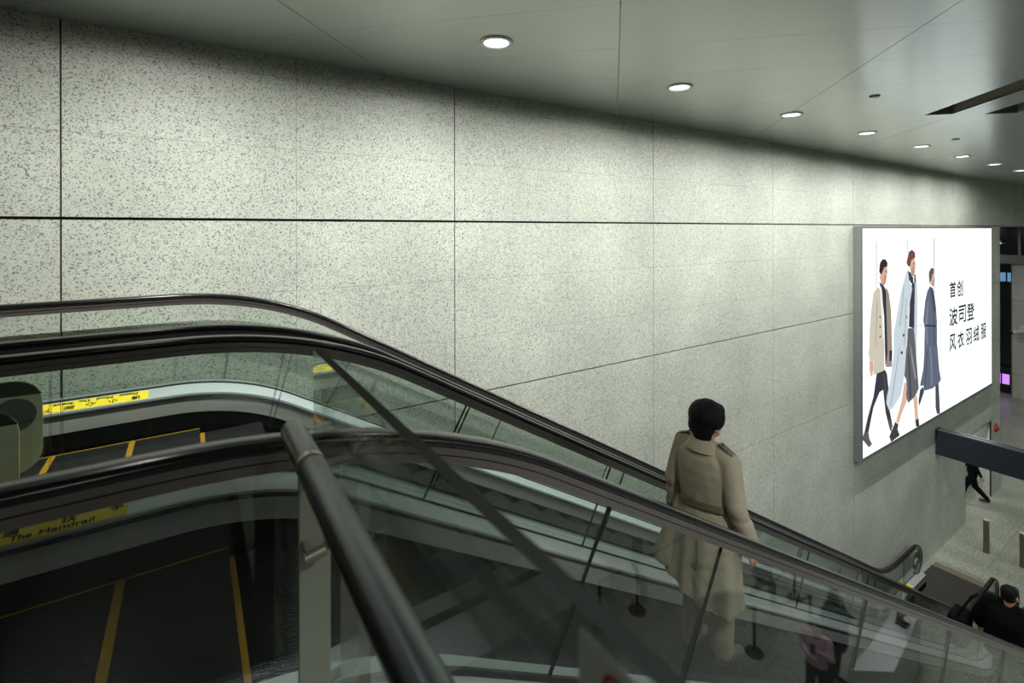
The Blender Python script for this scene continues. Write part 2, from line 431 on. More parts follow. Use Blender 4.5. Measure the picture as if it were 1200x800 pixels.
def dark_hall():
    for k, (x, y) in enumerate(((22.0, 8.2), (28.5, 8.6), (19.4, 5.75))):  # ceiling panels added to brighten the side hall and the doorway
        zc = OPEN_Z if k < 2 else DOOR[2] + .3
        t = thing('added_panel_light', (x, y, zc), 'added square fill light inside the side hall, ' + ('near the opening', 'towards the far end', 'just within the doorway')[k], 'ceiling light', 'added side hall fill lights')
        bm = NB(); box(bm, x - .5, x + .5, y - .5, y + .5, zc - .02, zc); obj('frame', bm, M['trim'], t)
        bm = NB(); box(bm, x - .46, x + .46, y - .46, y + .46, zc - .026, zc - .018); obj('diffuser', bm, M['added_panel_light'], t)
        l = bpy.data.lights.new('added_hall_beam', 'AREA'); l.energy = 90 if k < 2 else 8; l.size = .9; o = bpy.data.objects.new('added_hall_beam', l); COL.objects.link(o); o.location = (x, y, zc - .04)
    bm = NB(); box(bm, 34.9, 35.0, 6.0, 14.5, LF, CE, 0)
    struct('wall_hall_end', bm, M['darkglass'])
    bm = NB(); box(bm, 17.0, 35.0, 14.0, 14.3, LF, CE, 0)
    struct('wall_hall_far', bm, M['truss'])
    bm = NB(); box(bm, 16.8, 17.0, 4.8, 14.3, LF, CE, 0)
    struct('wall_hall_side', bm, M['stone'])
    bm = NB(); box(bm, 17.0, 35.0, 4.85, 14.3, OPEN_Z + .02, OPEN_Z + .2, 0)
    struct('ceiling_hall', bm, M['truss'])
    bm = NB()
    for y, z in ((6.78, -2.25), (7.05, -2.25)): box(bm, 34.86, 34.9, y, y + .2, z - .45, z, 0)
    struct('window_2', bm, M['window'])
dark_hall()

def shell():
    bm = NB(); box(bm, -9, 36, -15.5, 14.5, LF - .4, LF); struct('floor', bm, M['floor'])
    bm = NB(); box(bm, -9, .30, -15.5, 1.17, FL - .5, FL); box(bm, -9, -2.15, 1.17, WY, FL - .5, FL); struct('floor_upper', bm, M['upfloor'])
    bm = NB(); box(bm, -9.3, -9, -15.5, 5, LF, CE + .3); struct('wall_back', bm, M['stone'])
    bm = NB(); box(bm, -9, 36, -15.8, -15.5, LF, CE + .3); struct('wall_right', bm, M['stone'])
shell()

# ceiling: boards turned 45 degrees to the wall, with two open slots
SLOTS = ((3.893, 4.206, -9.0, 7.186), (4.604, 4.957, -9.0, 7.28))
def ceiling():
    bm = NB(); r2 = sqrt(2)
    ps = [-16 + 0.0] + []
    ps = [0.05 + 2.12 * k for k in range(-9, 22)]
    cutp = sorted(set(ps))
    qs = [3.22 + 0.785 * k for k in range(-34, 45)]
    def XY(p, q): return ((q + p) / r2, (q - p) / r2)
    def quad(p0, p1, q0, q1, z0, z1, mi):
        c = [XY(p0, q0), XY(p1, q0), XY(p1, q1), XY(p0, q1)]
        xs = [a for a, b in c]; ys = [b for a, b in c]
        if max(xs) < -9.5 or min(xs) > 36.5 or max(ys) < -16 or min(ys) > WY + .29: return
        lo = [bm.verts.new((a, b, z0)) for a, b in c]; hi = [bm.verts.new((a, b, z1)) for a, b in c]
        for f in (lo, hi[::-1]): bm.faces.new(f).material_index = mi
        for i in range(4): bm.faces.new((lo[i], lo[(i + 1) % 4], hi[(i + 1) % 4], hi[i])).material_index = mi
    def minus(p0, p1, q0, q1):
        rs = [(p0, p1, q0, q1)]
        for a, b, c, d in SLOTS:
            nx = []
            for (x0, x1, y0, y1) in rs:
                if x1 <= a or x0 >= b or y1 <= c or y0 >= d: nx.append((x0, x1, y0, y1)); continue
                if x0 < a: nx.append((x0, a, y0, y1))
                if x1 > b: nx.append((b, x1, y0, y1))
                if y1 > d: nx.append((max(x0, a), min(x1, b), d, y1))
            rs = nx
        return rs
    for p0, p1 in zip(ps, ps[1:]):
        for i, (q0, q1) in enumerate(zip(qs, qs[1:])):
            for r in minus(p0 + .003, p1 - .003, q0 + .0012, q1 - .0012): quad(*r, CE, CE + .02, 0)
    for p0, p1 in zip(ps, ps[1:]):                       # backing shows pale through the joints
        for r in minus(p0, p1, qs[0], qs[-1]): quad(*r, CE + .004, CE + .03, 1)
    for a, b, c, d in SLOTS:                             # slot linings
        quad(a - .01, b + .01, c, d, CE + .42, CE + .44, 2)
        quad(a - .02, a, c, d, CE + .021, CE + .42, 2); quad(b, b + .02, c, d, CE + .021, CE + .42, 2)
        quad(a, b, d, d + .02, CE + .021, CE + .42, 2)
    return struct('ceiling', bm, [M['ceil'], M['ceilgap'], M['slot']])
ceiling()

# downlights along the wall
LAMPS = [1.98 + 2.19 * k for k in range(-2, 8)]
ORD = ['nearest to the camera', 'second along the wall from the nearest', 'third along the wall from the nearest', 'fourth along the wall from the nearest',
       'fifth along the wall from the nearest', 'sixth along the wall from the nearest', 'seventh along the wall from the nearest', 'farthest of the row']
def downlight(x, y, label, group, power=0, spot=True):
    t = thing('downlight', (x, y, CE), label, 'light', group)
    bm = NB(); lathe(bm, [(.132, 0), (.130, -.010), (.122, -.013), (.100, -.011), (.094, -.003), (.094, 0)], (x, y, CE), 36, caps=False)
    obj('trim_ring', bm, M['trim'], t, smooth=True, sharp=40)
    bm = NB(); lathe(bm, [(.094, -.001), (.094, .004)], (x, y, CE - .002), 36)
    obj('lens', bm, M['lens'], t)
    return t
def spot(x, y, power, size=152, blend=0.95, col=(1.0, 0.985, 0.93)):
    l = bpy.data.lights.new('added_downlight_beam', 'SPOT'); l.energy = power; l.spot_size = radians(size); l.spot_blend = blend
    l.shadow_soft_size = 0.07; l.color = col
    o = bpy.data.objects.new('added_downlight_beam', l); COL.objects.link(o); o.location = (x, y, CE - .03); return o
WASH = [(-14, .03), (-6, .10), (2, .5), (10, .95), (18, 1.0), (27, .78), (36, .54), (45, .385), (52, .315), (60, .235), (67, .16), (75, .09), (85, .035), (90, .02)]
def washer(x, y, power):
    """asymmetric wall washer: intensity depends on the angle from straight down towards the wall"""
    l = bpy.data.lights.new('wall_washer', 'POINT'); l.energy = power; l.shadow_soft_size = .012; l.color = (.99, 1.0, .945); l.use_nodes = True
    t = l.node_tree; e = t.nodes['Emission']; tc = t.nodes.new('ShaderNodeTexCoord'); sp = t.nodes.new('ShaderNodeSeparateXYZ'); t.links.new(tc.outputs['Normal'], sp.inputs[0])
    ng = t.nodes.new('ShaderNodeMath'); ng.operation = 'MULTIPLY'; ng.inputs[1].default_value = -1; t.links.new(sp.outputs['Z'], ng.inputs[0])
    at = t.nodes.new('ShaderNodeMath'); at.operation = 'ARCTAN2'; t.links.new(sp.outputs['Y'], at.inputs[0]); t.links.new(ng.outputs[0], at.inputs[1])
    mr = t.nodes.new('ShaderNodeMapRange'); mr.inputs['From Min'].default_value = radians(-20); mr.inputs['From Max'].default_value = radians(95); t.links.new(at.outputs[0], mr.inputs['Value'])
    r = t.nodes.new('ShaderNodeValToRGB'); els = r.color_ramp.elements; r.color_ramp.interpolation = 'LINEAR'
    pts = [(-20, WASH[0][1])] + WASH
    while len(els) < len(pts): els.new(.5)
    for k, (a, v) in enumerate(pts): els[k].position = (a + 20) / 115.0
    for k, (a, v) in enumerate(pts): els[k].color = (v, v, v, 1)
    t.links.new(mr.outputs['Result'], r.inputs['Fac']); 
    lo = t.nodes.new('ShaderNodeMapRange'); lo.interpolation_type = 'SMOOTHSTEP'; lo.inputs['From Min'].default_value = .02; lo.inputs['From Max'].default_value = .2; t.links.new(ng.outputs[0], lo.inputs['Value'])
    mu = t.nodes.new('ShaderNodeMath'); mu.operation = 'MULTIPLY'; t.links.new(r.outputs['Color'], mu.inputs[0]); t.links.new(lo.outputs['Result'], mu.inputs[1]); t.links.new(mu.outputs[0], e.inputs['Strength'])
    o = bpy.data.objects.new('wall_washer', l); COL.objects.link(o); o.location = (x, y, CE - .0145); return o
SPOT_POWER = 425
for k, x in enumerate(LAMPS):
    if k >= 2: downlight(x, 3.23, 'recessed ceiling downlight by the stone wall, ' + ORD[k - 2], 'downlights along the stone wall')
    if k: washer(x, 3.23, SPOT_POWER)
for k, (x, y) in enumerate(((-3.2, -2.4), (-.8, -2.4), (-5.6, -2.4))):  # unseen lamps added behind the camera to brighten the guard post
    spot(x, y, 90, 166, .8)
    downlight(x, y, 'added round ceiling downlight over the upper floor, ' + ('middle of three', 'nearest the glass guard', 'farthest from the glass guard')[k], 'added downlights over the upper floor')

for k, x in enumerate((1.5, 3.7, 5.9, 8.1, 10.3)):  # out-of-view lamps added to light the rider in the trench coat
    spot(x, -1.0, 420 if k == 0 else 200, 110, .35, (.98, .99, .97))
    downlight(x, -1.0, 'added ceiling downlight over the open hall in front of the escalators, ' + ('first', 'second', 'third', 'fourth', 'last')[k] + ' of five', 'added downlights over the open hall')
# smoke detectors on the ceiling
for (x, y, lab) in ((6.244, 2.286, 'small dark ceiling sensor between the second and third downlights'), (10.356, 2.67, 'small grey ceiling sensor just past the slots, near the fifth downlight')):
    bm = NB(); lathe(bm, [(.046, -.010), (.052, -.004), (.052, .002)], (x, y, CE))
    tag(obj('ceiling_sensor', bm, M['black'] if x < 8 else M['greysensor'], smooth=True, sharp=40), lab, 'sensor')

# ------------------------------------------------------------------ escalators
def base_path(zt, c, zb, Xl=-2.2, Xr=13.95, Rt=2.3, Rb=2.4, r=0.355, step=0.08):
    th = radians(30); Xa = (-zt - c) / T30; Xb = (-zb - c) / T30; Tt = Rt * math.tan(th / 2); Tb = Rb * math.tan(th / 2)
    p = []
    for k in range(13):
        a = radians(270 - 15 * k); p.append((Xl + r * cos(a), zt - r + r * sin(a), cos(a), sin(a), 0))
    x = Xl
    n = max(2, int((Xa - Tt - Xl) / 0.3))
    for k in range(1, n + 1): p.append((Xl + (Xa - Tt - Xl) * k / n, zt, 0, 1, 1))
    for k in range(1, 15):
        a = radians(90 - 30 * k / 14); p.append((Xa - Tt + Rt * cos(a), zt - Rt + Rt * sin(a), cos(a), sin(a), 1))
    xs, zs = p[-1][0], p[-1][1]; xe, ze = Xb - Tb * cos(th), zb + Tb * sin(th)
    for k in range(1, 41): p.append((xs + (xe - xs) * k / 40, zs + (ze - zs) * k / 40, sin(th), cos(th), 1))
    for k in range(1, 15):
        a = radians(-120 + 30 * k / 14); p.append((Xb + Tb + Rb * cos(a), zb + Rb + Rb * sin(a), -cos(a), -sin(a), 1))
    for k in range(1, 4): p.append((Xb + Tb + (Xr - Xb - Tb) * k / 3, zb, 0, 1, 1))
    for k in range(1, 13):
        a = radians(90 - 15 * k); p.append((Xr + r * cos(a), zb - r + r * sin(a), cos(a), sin(a), 2))
    return p

def sub(path, part=1): return [q for q in path if q[4] == part]
def core(path):
    c = [q for q in path if q[4] == 1]
    first = [q for q in path if q[4] == 0][-1:]
    return first + c
def off(q, d): return (q[0] - q[2] * d, q[1] - q[3] * d)

def refine(path, xs, d):
    """insert points where the line at depth d passes the given X"""
    out = [path[0]]
    for a, b in zip(path, path[1:]):
        xa, xb = off(a, d)[0], off(b, d)[0]
        ins = [x for x in xs if xa + 1e-6 < x < xb - 1e-6]
        for x in sorted(ins):
            t = (x - xa) / (xb - xa); q = [a[i] + (b[i] - a[i]) * t for i in range(4)]
            l = sqrt(q[2] ** 2 + q[3] ** 2); out.append((q[0], q[1], q[2] / l, q[3] / l, 1))
        out.append(b)
    return out

def sweep(bm, path, prof, y0, mi=0, caps=True):
    rings = [[bm.verts.new((q[0] + q[2] * n, y0 + y, q[1] + q[3] * n)) for y, n in prof] for q in path]
    m = len(prof)
    for a, b in zip(rings, rings[1:]):
        for k in range(m): bm.faces.new((a[k], a[(k + 1) % m], b[(k + 1) % m], b[k])).material_index = mi
    if caps:
        bm.faces.new(rings[0]).material_index = mi; bm.faces.new(rings[-1][::-1]).material_index = mi

HAND = [(-.040, -.013), (-.037, -.006), (-.027, -.001), (0, 0), (.027, -.001), (.037, -.006), (.040, -.013), (.040, -.021), (.034, -.028), (.018, -.030), (-.018, -.030), (-.034, -.028), (-.040, -.021)]
GUIDE = [(.031, -.030), (.031, -.049), (.022, -.050), (.022, -.0535), (.028, -.0545), (.028, -.078), (-.028, -.078), (-.028, -.0545), (-.022, -.0535), (-.022, -.050), (-.031, -.049), (-.031, -.030)]
GT, GB = 0.072, 0.70           # glass from this depth below the handrail top to this one
DECK_W = 0.13

def glass_panel(bm, pts, y0, top=GT, bot=GB, th=.006):
    """strip of glass between two depths; edges get slot 1"""
    F = [[], []]
    for q in pts:
        for s, sg in ((0, -1), (1, 1)):
            a, b = off(q, top), off(q, bot)
            F[s].append((bm.verts.new((a[0], y0 + sg * th, a[1])), bm.verts.new((b[0], y0 + sg * th, b[1]))))
    n = len(pts)
    for s in (0, 1):
        for i in range(n - 1): bm.faces.new((F[s][i][0], F[s][i + 1][0], F[s][i + 1][1], F[s][i][1])).material_index = 0
    for k in (0, 1):
        for i in range(n - 1): bm.faces.new((F[0][i][k], F[0][i + 1][k], F[1][i + 1][k], F[1][i][k])).material_index = 1
    for i in (0, n - 1): bm.faces.new((F[0][i][0], F[0][i][1], F[1][i][1], F[1][i][0])).material_index = 1

def newel_panel(bm, arc, corner, y0, th=.006):
    """D-shaped end pane inside the newel curve"""
    outl = [off(q, GT) for q in arc] + corner
    A = [bm.verts.new((x, y0 - th, z)) for x, z in outl]; B = [bm.verts.new((x, y0 + th, z)) for x, z in outl]
    bm.faces.new(A); bm.faces.new(B[::-1])
    n = len(outl)
    for i in range(n): bm.faces.new((A[i], A[(i + 1) % n], B[(i + 1) % n], B[i])).material_index = 1

def disc_with_arrow(parent, x, y, z, rad, ysign):
    bm = NB(); seg = 28; t = .0015; y0 = y + ysign * .0065
    prism(bm, [(x + rad * cos(2 * pi * k / seg), z + rad * sin(2 * pi * k / seg)) for k in range(seg)], lambda a, b, q: (a, y0 + ysign * q, b), 0, t)
    d = obj('direction_disc', bm, M['green'], parent); d['label'] = 'green round direction disc with a white arrow on the end glass'
    bm = NB(); a = rad * .62; w = rad * .13
    prism(bm, [(x - a, z), (x - a * .1, z + a * .85), (x + a * .12, z + a * .62), (x - a * .5, z), (x + a * .12, z - a * .62), (x - a * .1, z - a * .85)], lambda p, q, s: (p, y0 + ysign * s, q), t, t + .001)
    prism(bm, [(x - a * .55, z - w), (x + a, z - w), (x + a, z + w), (x - a * .55, z + w)], lambda p, q, s: (p, y0 + ysign * s, q), t, t + .0012)
    obj('arrow', bm, M['whitepaint'], d)

def escalator(label, rails, out_l, out_r, nose_x, stick, step_skip=0):
    """rails: (y, ztop, c, zbot, inward, joints); the first is the wall side (larger y)"""
    yc = (rails[0][0] + rails[1][0]) / 2
    t = thing('escalator', (13.6, yc, LF), label, 'escalator', 'pair of parallel escalators')
    paths = []
    for (y, zt, c, zb, inw, joints) in rails:
        path = base_path(zt, c, zb); paths.append(path); cr = core(path)
        bm = NB(); sweep(bm, path, HAND, y); obj('handrail', bm, M['rubber'], t, smooth=True, sharp=50)
        bm = NB(); sweep(bm, path, GUIDE, y); obj('handrail_guide', bm, M['guide'], t)
        # glass
        cut_x = sorted(joints); pts = refine(cr, [x + e for x in cut_x for e in (-.0028, .0028)], GT)
        lo = -1e9; edges = [-2.2] + cut_x + [13.3]
        pts = refine(pts, [13.3 - .003, 13.3 + .003], GT)
        for a, b in zip(edges, edges[1:]):
            seg = [q for q in pts if a + .002 <= off(q, GT)[0] <= b - .002]
            if len(seg) > 1:
                bm = NB(); glass_panel(bm, seg, y); obj('glass_panel', bm, [M['glass'], M['glassedge']], t)
        tail = [q for q in pts if off(q, GT)[0] >= 13.3] + [q for q in path if q[4] == 2]
        zz = zb - GB
        bm = NB(); newel_panel(bm, tail, [(14.02, zz), (13.303, zz)], y); obj('glass_panel', bm, [M['glass'], M['glassedge']], t)
        head = [q for q in path if q[4] == 0]
        bm = NB(); newel_panel(bm, head + [q for q in cr if abs(q[0] + 2.2) < .01][:1], [(-2.203, zt - GB), (-2.3, zt - GB)], y); obj('glass_panel', bm, [M['glass'], M['glassedge']], t)
        disc_with_arrow(t, 13.985, y, zb - .36, .19, inw)
        disc_with_arrow(t, -2.235, y, zt - .36, .19, inw)
        # decks, skirt
        ext = [(-2.45, zt, 0, 1, 1)] + cr + [(14.2, zb, 0, 1, 1)]
        W = DECK_W
        bm = NB(); sweep(bm, ext, [(inw * .008, -.665), (inw * W, -.700), (inw * W, -.725), (inw * .008, -.70)], y); obj('inner_deck', bm, M['deck'], t)
        bm = NB(); sweep(bm, ext, [(inw * (W - .004), -.726), (inw * (W + .004), -.726), (inw * (W + .004), -.835), (inw * (W - .004), -.835)], y); obj('skirt_panel', bm, M['skirt'], t)
        bm = NB(); sweep(bm, ext, [(inw * (W - .006), -.833), (inw * (W + .001), -.833), (inw * (W + .001), -1.06), (inw * (W - .006), -1.06)], y); obj('lower_skirt', bm, M['brush'], t)
        bm = NB(); sweep(bm, ext, [(inw * (W + .002), -.712), (inw * (W + .014), -.716), (inw * (W + .014), -.728), (inw * (W + .002), -.732)], y); obj('deck_seal', bm, M['seal'], t)
        yo = out_l if inw < 0 else out_r
        e = yo - y
        bm = NB(); sweep(bm, ext, [(-inw * .008, -.672), (e, -.672), (e, -.70), (-inw * .008, -.70)], y); obj('outer_deck', bm, M['deck'], t)
        bm = NB(); sweep(bm, ext, [(-inw * .008, -.655), (inw * .008, -.655), (inw * .008, -.71), (-inw * .008, -.71)], y); obj('glass_channel', bm, M['seal'], t)
        if stick and inw < 0:
            sticker(t, y, zt, inw, *stick)
        # small yellow stickers at the bottom landing
        for (sx) in (13.15,):
            bm = NB(); ex = [(sx, zb, 0, 1, 1), (sx + .34, zb, 0, 1, 1)]
            sweep(bm, ex, [(inw * .03, -.668), (inw * .115, -.691), (inw * .115, -.694), (inw * .03, -.671)], y); obj('warning_sticker', bm, M['sticker'], t)
    mid = base_path(sum(r[1] for r in rails) / 2, sum(r[2] for r in rails) / 2, sum(r[3] for r in rails) / 2)
    cr = [(-2.45, rails[0][1], 0, 1, 1)] + core(mid) + [(14.2, rails[0][3], 0, 1, 1)]
    bm = NB(); y1, y0 = out_l, out_r
    sweep(bm, cr, [(y0, -.70), (y0, -1.75), (y1, -1.75), (y1, -.70), (y1 - .02, -.70), (y1 - .02, -1.72), (y0 + .02, -1.72), (y0 + .02, -.70)], 0)
    obj('truss_cladding', bm, M['truss'], t)
    # steps: positions follow the track, 0.4 m apart along it
    zs_ = [sum(r[i] for r in rails) / 2 for i in (1, 2, 3)]
    pp = [(-2.45, zs_[0] - .95)] + [(q[0], q[1]) for q in core(base_path(zs_[0] - .95, zs_[1] + .95, zs_[2] - .952, Rt=1.5, Rb=1.5))] + [(14.2, zs_[2] - .952)]; L = [0]
    for a, b in zip(pp, pp[1:]): L.append(L[-1] + sqrt((a[0] - b[0]) ** 2 + (a[1] - b[1]) ** 2))
    def at(s):
        for i in range(len(L) - 1):
            if L[i] <= s <= L[i + 1]:
                k = (s - L[i]) / (L[i + 1] - L[i] + 1e-9); return (pp[i][0] + (pp[i + 1][0] - pp[i][0]) * k, pp[i][1] + (pp[i + 1][1] - pp[i][1]) * k)
    s_ref = None; s = 0
    while s < L[-1]:
        if at(s)[0] >= nose_x: s_ref = s; break
        s += .002
    ks = [s_ref + .4 * k for k in range(-30, 50)]
    ks = [q for q in ks if 0.6 < q < L[-1] - .9]
    sy0, sy1 = rails[1][0] + DECK_W + .012, rails[0][0] - DECK_W - .012
    proto = {}; info = []
    for q in ks:
        x, z = at(q); nxt = at(q + .4); drop = z - nxt[1] if nxt else 0
        info.append((x, z))
        drop = max(.03, drop)
        key = round(drop, 2) if drop < .19 else .2; drop = key
        if key not in proto:
            bm = NB(); cy = yc
            box(bm, -.40, 0, sy0, sy1, -.022, 0, 0)
            prism(bm, [(0, -.001), (.0, -.02), (-.012, -drop * .5), (-.04, -drop - .02), (-.06, -drop - .02), (-.03, -drop * .5), (-.02, -.02)], lambda a, b, s: (a, s, b), sy0, sy1, 1)
            box(bm, -.40, -.368, sy0, sy1, -.012, .0015, 2)
            if drop < .06: box(bm, -.364, 0, sy0, sy0 + .012, -.01, .0013, 2); box(bm, -.364, 0, sy1 - .012, sy1, -.01, .0013, 2)
            bmesh.ops.translate(bm, verts=bm.verts[:], vec=(0, -yc, 0))
            proto[key] = obj('step', bm, [M['tread'], M['riser'], M['yellow']], t, local=True)
            o = proto[key]
        else:
            o = proto[key].copy(); COL.objects.link(o); o.parent = t
        o.location = (x - 13.6, 0, z - LF)
    xe = info[-1][0] + .005; zf = LF
    bm = NB(); box(bm, xe, xe + .12, sy0, sy1, zf - .02, zf + .018, 0, .004); obj('comb', bm, M['yellow'], t)
    bm = NB(); box(bm, xe + .12, 14.21, sy0, sy1, zf, zf + .02, 0)
    box(bm, 14.21, 15.22, out_r + .06, out_l - .07, zf, zf + .02, 0); obj('landing_plate', bm, M['plate'], t)
    xs = info[0][0] - .4
    bm = NB(); box(bm, xs - .12, xs - .005, sy0, sy1, FL - .02, FL + .012, 0, .004); obj('comb', bm, M['yellow'], t)
    bm = NB(); box(bm, -3.6, xs - .12, sy0, sy1, FL, FL + .014, 0); obj('landing_plate', bm, M['plate'], t)
    return t, info

def sticker(parent, y, zt, inw, x0, x1, lines):
    bm = NB(); n0, n1 = (.02, -.6681), (.122, -.6976)
    ex = [(x0, zt, 0, 1, 1), (x1, zt, 0, 1, 1)]
    sweep(bm, ex, [(inw * n0[0], n0[1] + .0025), (inw * n1[0], n1[1] + .0025), (inw * n1[0], n1[1]), (inw * n0[0], n0[1])], y)
    st = obj('safety_sticker', bm, M['sticker'], parent); st['label'] = 'yellow safety sticker with black lettering'
    slope = math.atan2(n0[1] - n1[1], n1[0] - n0[0])
    wid = sqrt((n1[0] - n0[0]) ** 2 + (n1[1] - n0[1]) ** 2)
    for (txt, xa, v, w, h, flip) in lines:      # v: 0 at the step side, 1 at the glass side
        # local text frame: x along the rail, y up the deck towards the glass
        yy = y + inw * (n1[0] + (n0[0] - n1[0]) * v); zz = zt + n1[1] + (n0[1] - n1[1]) * v + .0034
        up = Vector((0, -inw * cos(slope), sin(slope))); ax = Vector((1, 0, 0)); nn = ax.cross(up)
        R = Matrix((ax, up, nn)).transposed().to_4x4()
        if flip: R = R @ Matrix.Rotation(pi, 4, 'Z')
        text_obj('lettering', txt, .05, M['ink'], st, Matrix.Translation((xa, yy, zz)) @ R, fit=(w, h), fat=.0022)

JA = [-2.0 + .0, -.1, 1.3, 2.82, 4.34, 5.86, 7.38, 8.9, 10.42, 11.9]
RAILS_A = [(4.33, -.465, .178, -7.30, -1, [-1.3, .2, 1.25, 2.77, 4.29, 5.81, 7.33, 8.85, 10.37, 11.9]),
           (3.03, -.492, .180, -7.30, 1, [-1.6, -.538, .5, 1.65, 3.17, 4.69, 6.21, 7.73, 9.25, 10.77, 12.0])]
RAILS_B = [(2.73, -.498, .180, -7.30, -1, [-1.6, -.45, .4, 1.45, 2.7, 4.22, 5.74, 7.26, 8.78, 10.3, 11.9]),
           (1.345, -.500, .190, -7.30, 1, [-1.6, 1.326, 2.03, 3.546, 5.07, 6.59, 8.11, 9.63, 11.15, 12.2])]
lines_A = [('Please', -.31, .95, .10, .029, True), ('Mind', -.445, .95, .085, .029, True), ('The', -.56, .95, .06, .029, True), ('Steps', -.65, .95, .095, .034, True),
           ('请', -.29, .50, .05, .044, True), ('小', -.415, .50, .048, .044, True), ('心', -.53, .50, .05, .042, True), ('脚', -.635, .50, .05, .044, True), ('下', -.74, .50, .048, .042, True)]
lines_B = [('The', -.585, .07, .062, .026, False), ('Handrail', -.50, .07, .165, .026, False), ('Hold', -.70, .07, .08, .026, False),
           ('紧', -.78, .36, .045, .034, False), ('握', -.61, .36, .045, .034, False), ('扶', -.44, .36, .045, .034, False), ('手', -.285, .36, .042, .034, False)]
ESC_A, INFO_A = escalator('escalator beside the stone wall with empty steps and an upside-down yellow sticker', RAILS_A, 4.46, 2.885, 0.05, (-1.25, -.25, lines_A))
ESC_B, INFO_B = escalator('escalator nearer the camera carrying the person in the beige trench coat', RAILS_B, 2.875, 1.20, 2.98, (-1.25, -.225, lines_B))
# ------------------------------------------------------------------ guard plates between the escalators
def rrect(x0, x1, z0, z1, r, right_only=True, n=6):
    pts = [(x0, z0)]
    for cx, cz, a0 in ((x1 - r, z0 + r, 270), (x1 - r, z1 - r, 0)):
        for k in range(n + 1): a = radians(a0 + 90 * k / n); pts.append((cx + r * cos(a), cz + r * sin(a)))
    pts.append((x0, z1)); return pts
def guard_plate(y, x1, z0, z1, label, disc=None):
    t = thing('guard_plate', (x1 - .4, y, z0), label, 'guard plate', 'guard plates between the escalators')
    f = lambda a, b, s: (a, s, b)
    bm = NB(); prism(bm, rrect(x1 - 1.0, x1, z0, z1, .1), f, y - .004, y + .004); obj('plate', bm, M['guard'], t)
    bm = NB(); pts = [p for p in rrect(x1 - 1.0, x1 + .002, z0, z1 + .002, .1) if p[1] > z1 - .045] ; pts = [(x1 - 1.0, z1 - .045)] + [(x1 - .002, z1 - .065)] + pts
    prism(bm, pts, f, y - .006, y + .006); obj('top_band', bm, M['guardedge'], t)
    if disc:
        bm = NB(); cx, cz, r = disc
        prism(bm, [(cx + r * cos(2 * pi * k / 28), cz + r * sin(2 * pi * k / 28)) for k in range(28)], f, y - .0065, y - .004); d = obj('prohibition_disc', bm, M['greydisc'], t)
        bm = NB(); a = r * .62; w = .010
        prism(bm, [(cx - a - w, cz - a + w), (cx - a + w, cz - a - w), (cx + a + w, cz + a - w), (cx + a - w, cz + a + w)], f, y - .008, y - .0064); obj('slash', bm, M['slot'], d)
guard_plate(2.955, -.55, -1.06, -.655, 'cream guard plate with a grey disc, behind the plain one between the escalators', (-.64, -.80, .072))
guard_plate(2.80, -.592, -1.155, -.73, 'plain cream guard plate partly covering the one with the grey disc')

# ------------------------------------------------------------------ platform guard in the foreground
def platform_guard():
    t = thing('glass_balustrade', (.21, .97, FL), 'glass balustrade with a dark tubular rail and flat steel post in front of the escalators', 'balustrade')
    gx = .231
    bm = NB(); box(bm, gx, gx + .017, -2.0, 1.17, FL + .06, -.271, 0)
    for f in bm.faces:
        n = f.normal if f.normal.length else None
    bm.normal_update()
    for f in bm.faces:
        if abs(f.normal.z) > .9: f.material_index = 1
    obj('glass_panel', bm, [M['gglass'], M['glassedge']], t)
    bm = NB(); tube(bm, [(.18, 1.125, -.425), (.18, 1.12, -.425), (.18, -2.0, -.425)], [.022, .0245, .0245], 32); obj('rail', bm, M['tube'], t, smooth=True, sharp=50)
    bm = NB(); tube(bm, [(.18, .945, -.425), (.18, .930, -.425)], .0253, 32); obj('rail_ring', bm, M['ring'], t, smooth=True, sharp=50)
    for i, y in enumerate((.97, -.75)):
        bm = NB(); box(bm, .165, .221, y - .006, y + .006, FL, -.452, 0, .002); pz = obj('post', bm, M['post'], t)
        bm = NB(); tube(bm, [(.170, y - .03, -.592), (.206, y - .03, -.586)],   .0105, 18); tube(bm, [(.178, y - .03, -.592), (.172, y - .004, -.575)], .0055, 12)
        obj('clamp_pin', bm, M['ring'], pz, smooth=True, sharp=50)
        bm = NB(); tube(bm, [(.214, y - .012, -.585), (.268, y - .012, -.585)], .009, 18); tube(bm, [(.262, y - .012, -.585), (.275, y - .012, -.585)], .017, 18); obj('glass_clamp', bm, M['post'], pz, smooth=True, sharp=50)
    bm = NB(); box(bm, .20, .285, -2.0, 1.17, FL, FL + .09, 0, .003); obj('base_channel', bm, M['post'], t)
    bm = NB(); box(bm, gx - .003, gx - .0008, .06, .262, -.60, -.281); n = obj('notice_sheet', bm, M['paper'], t); n['label'] = 'grey notice sheet with a red ring stuck on the glass'
    bm = NB(); c = (.226, -.301); seg = 32
    A = [[bm.verts.new((gx - .0034, c[0] + r * cos(2 * pi * k / seg), c[1] + r * sin(2 * pi * k / seg))) for k in range(seg)] for r in (.0085, .0125)]
    for k in range(seg): bm.faces.new((A[0][k], A[0][(k + 1) % seg], A[1][(k + 1) % seg], A[1][k]))
    obj('red_ring', bm, M['red'], n)
platform_guard()

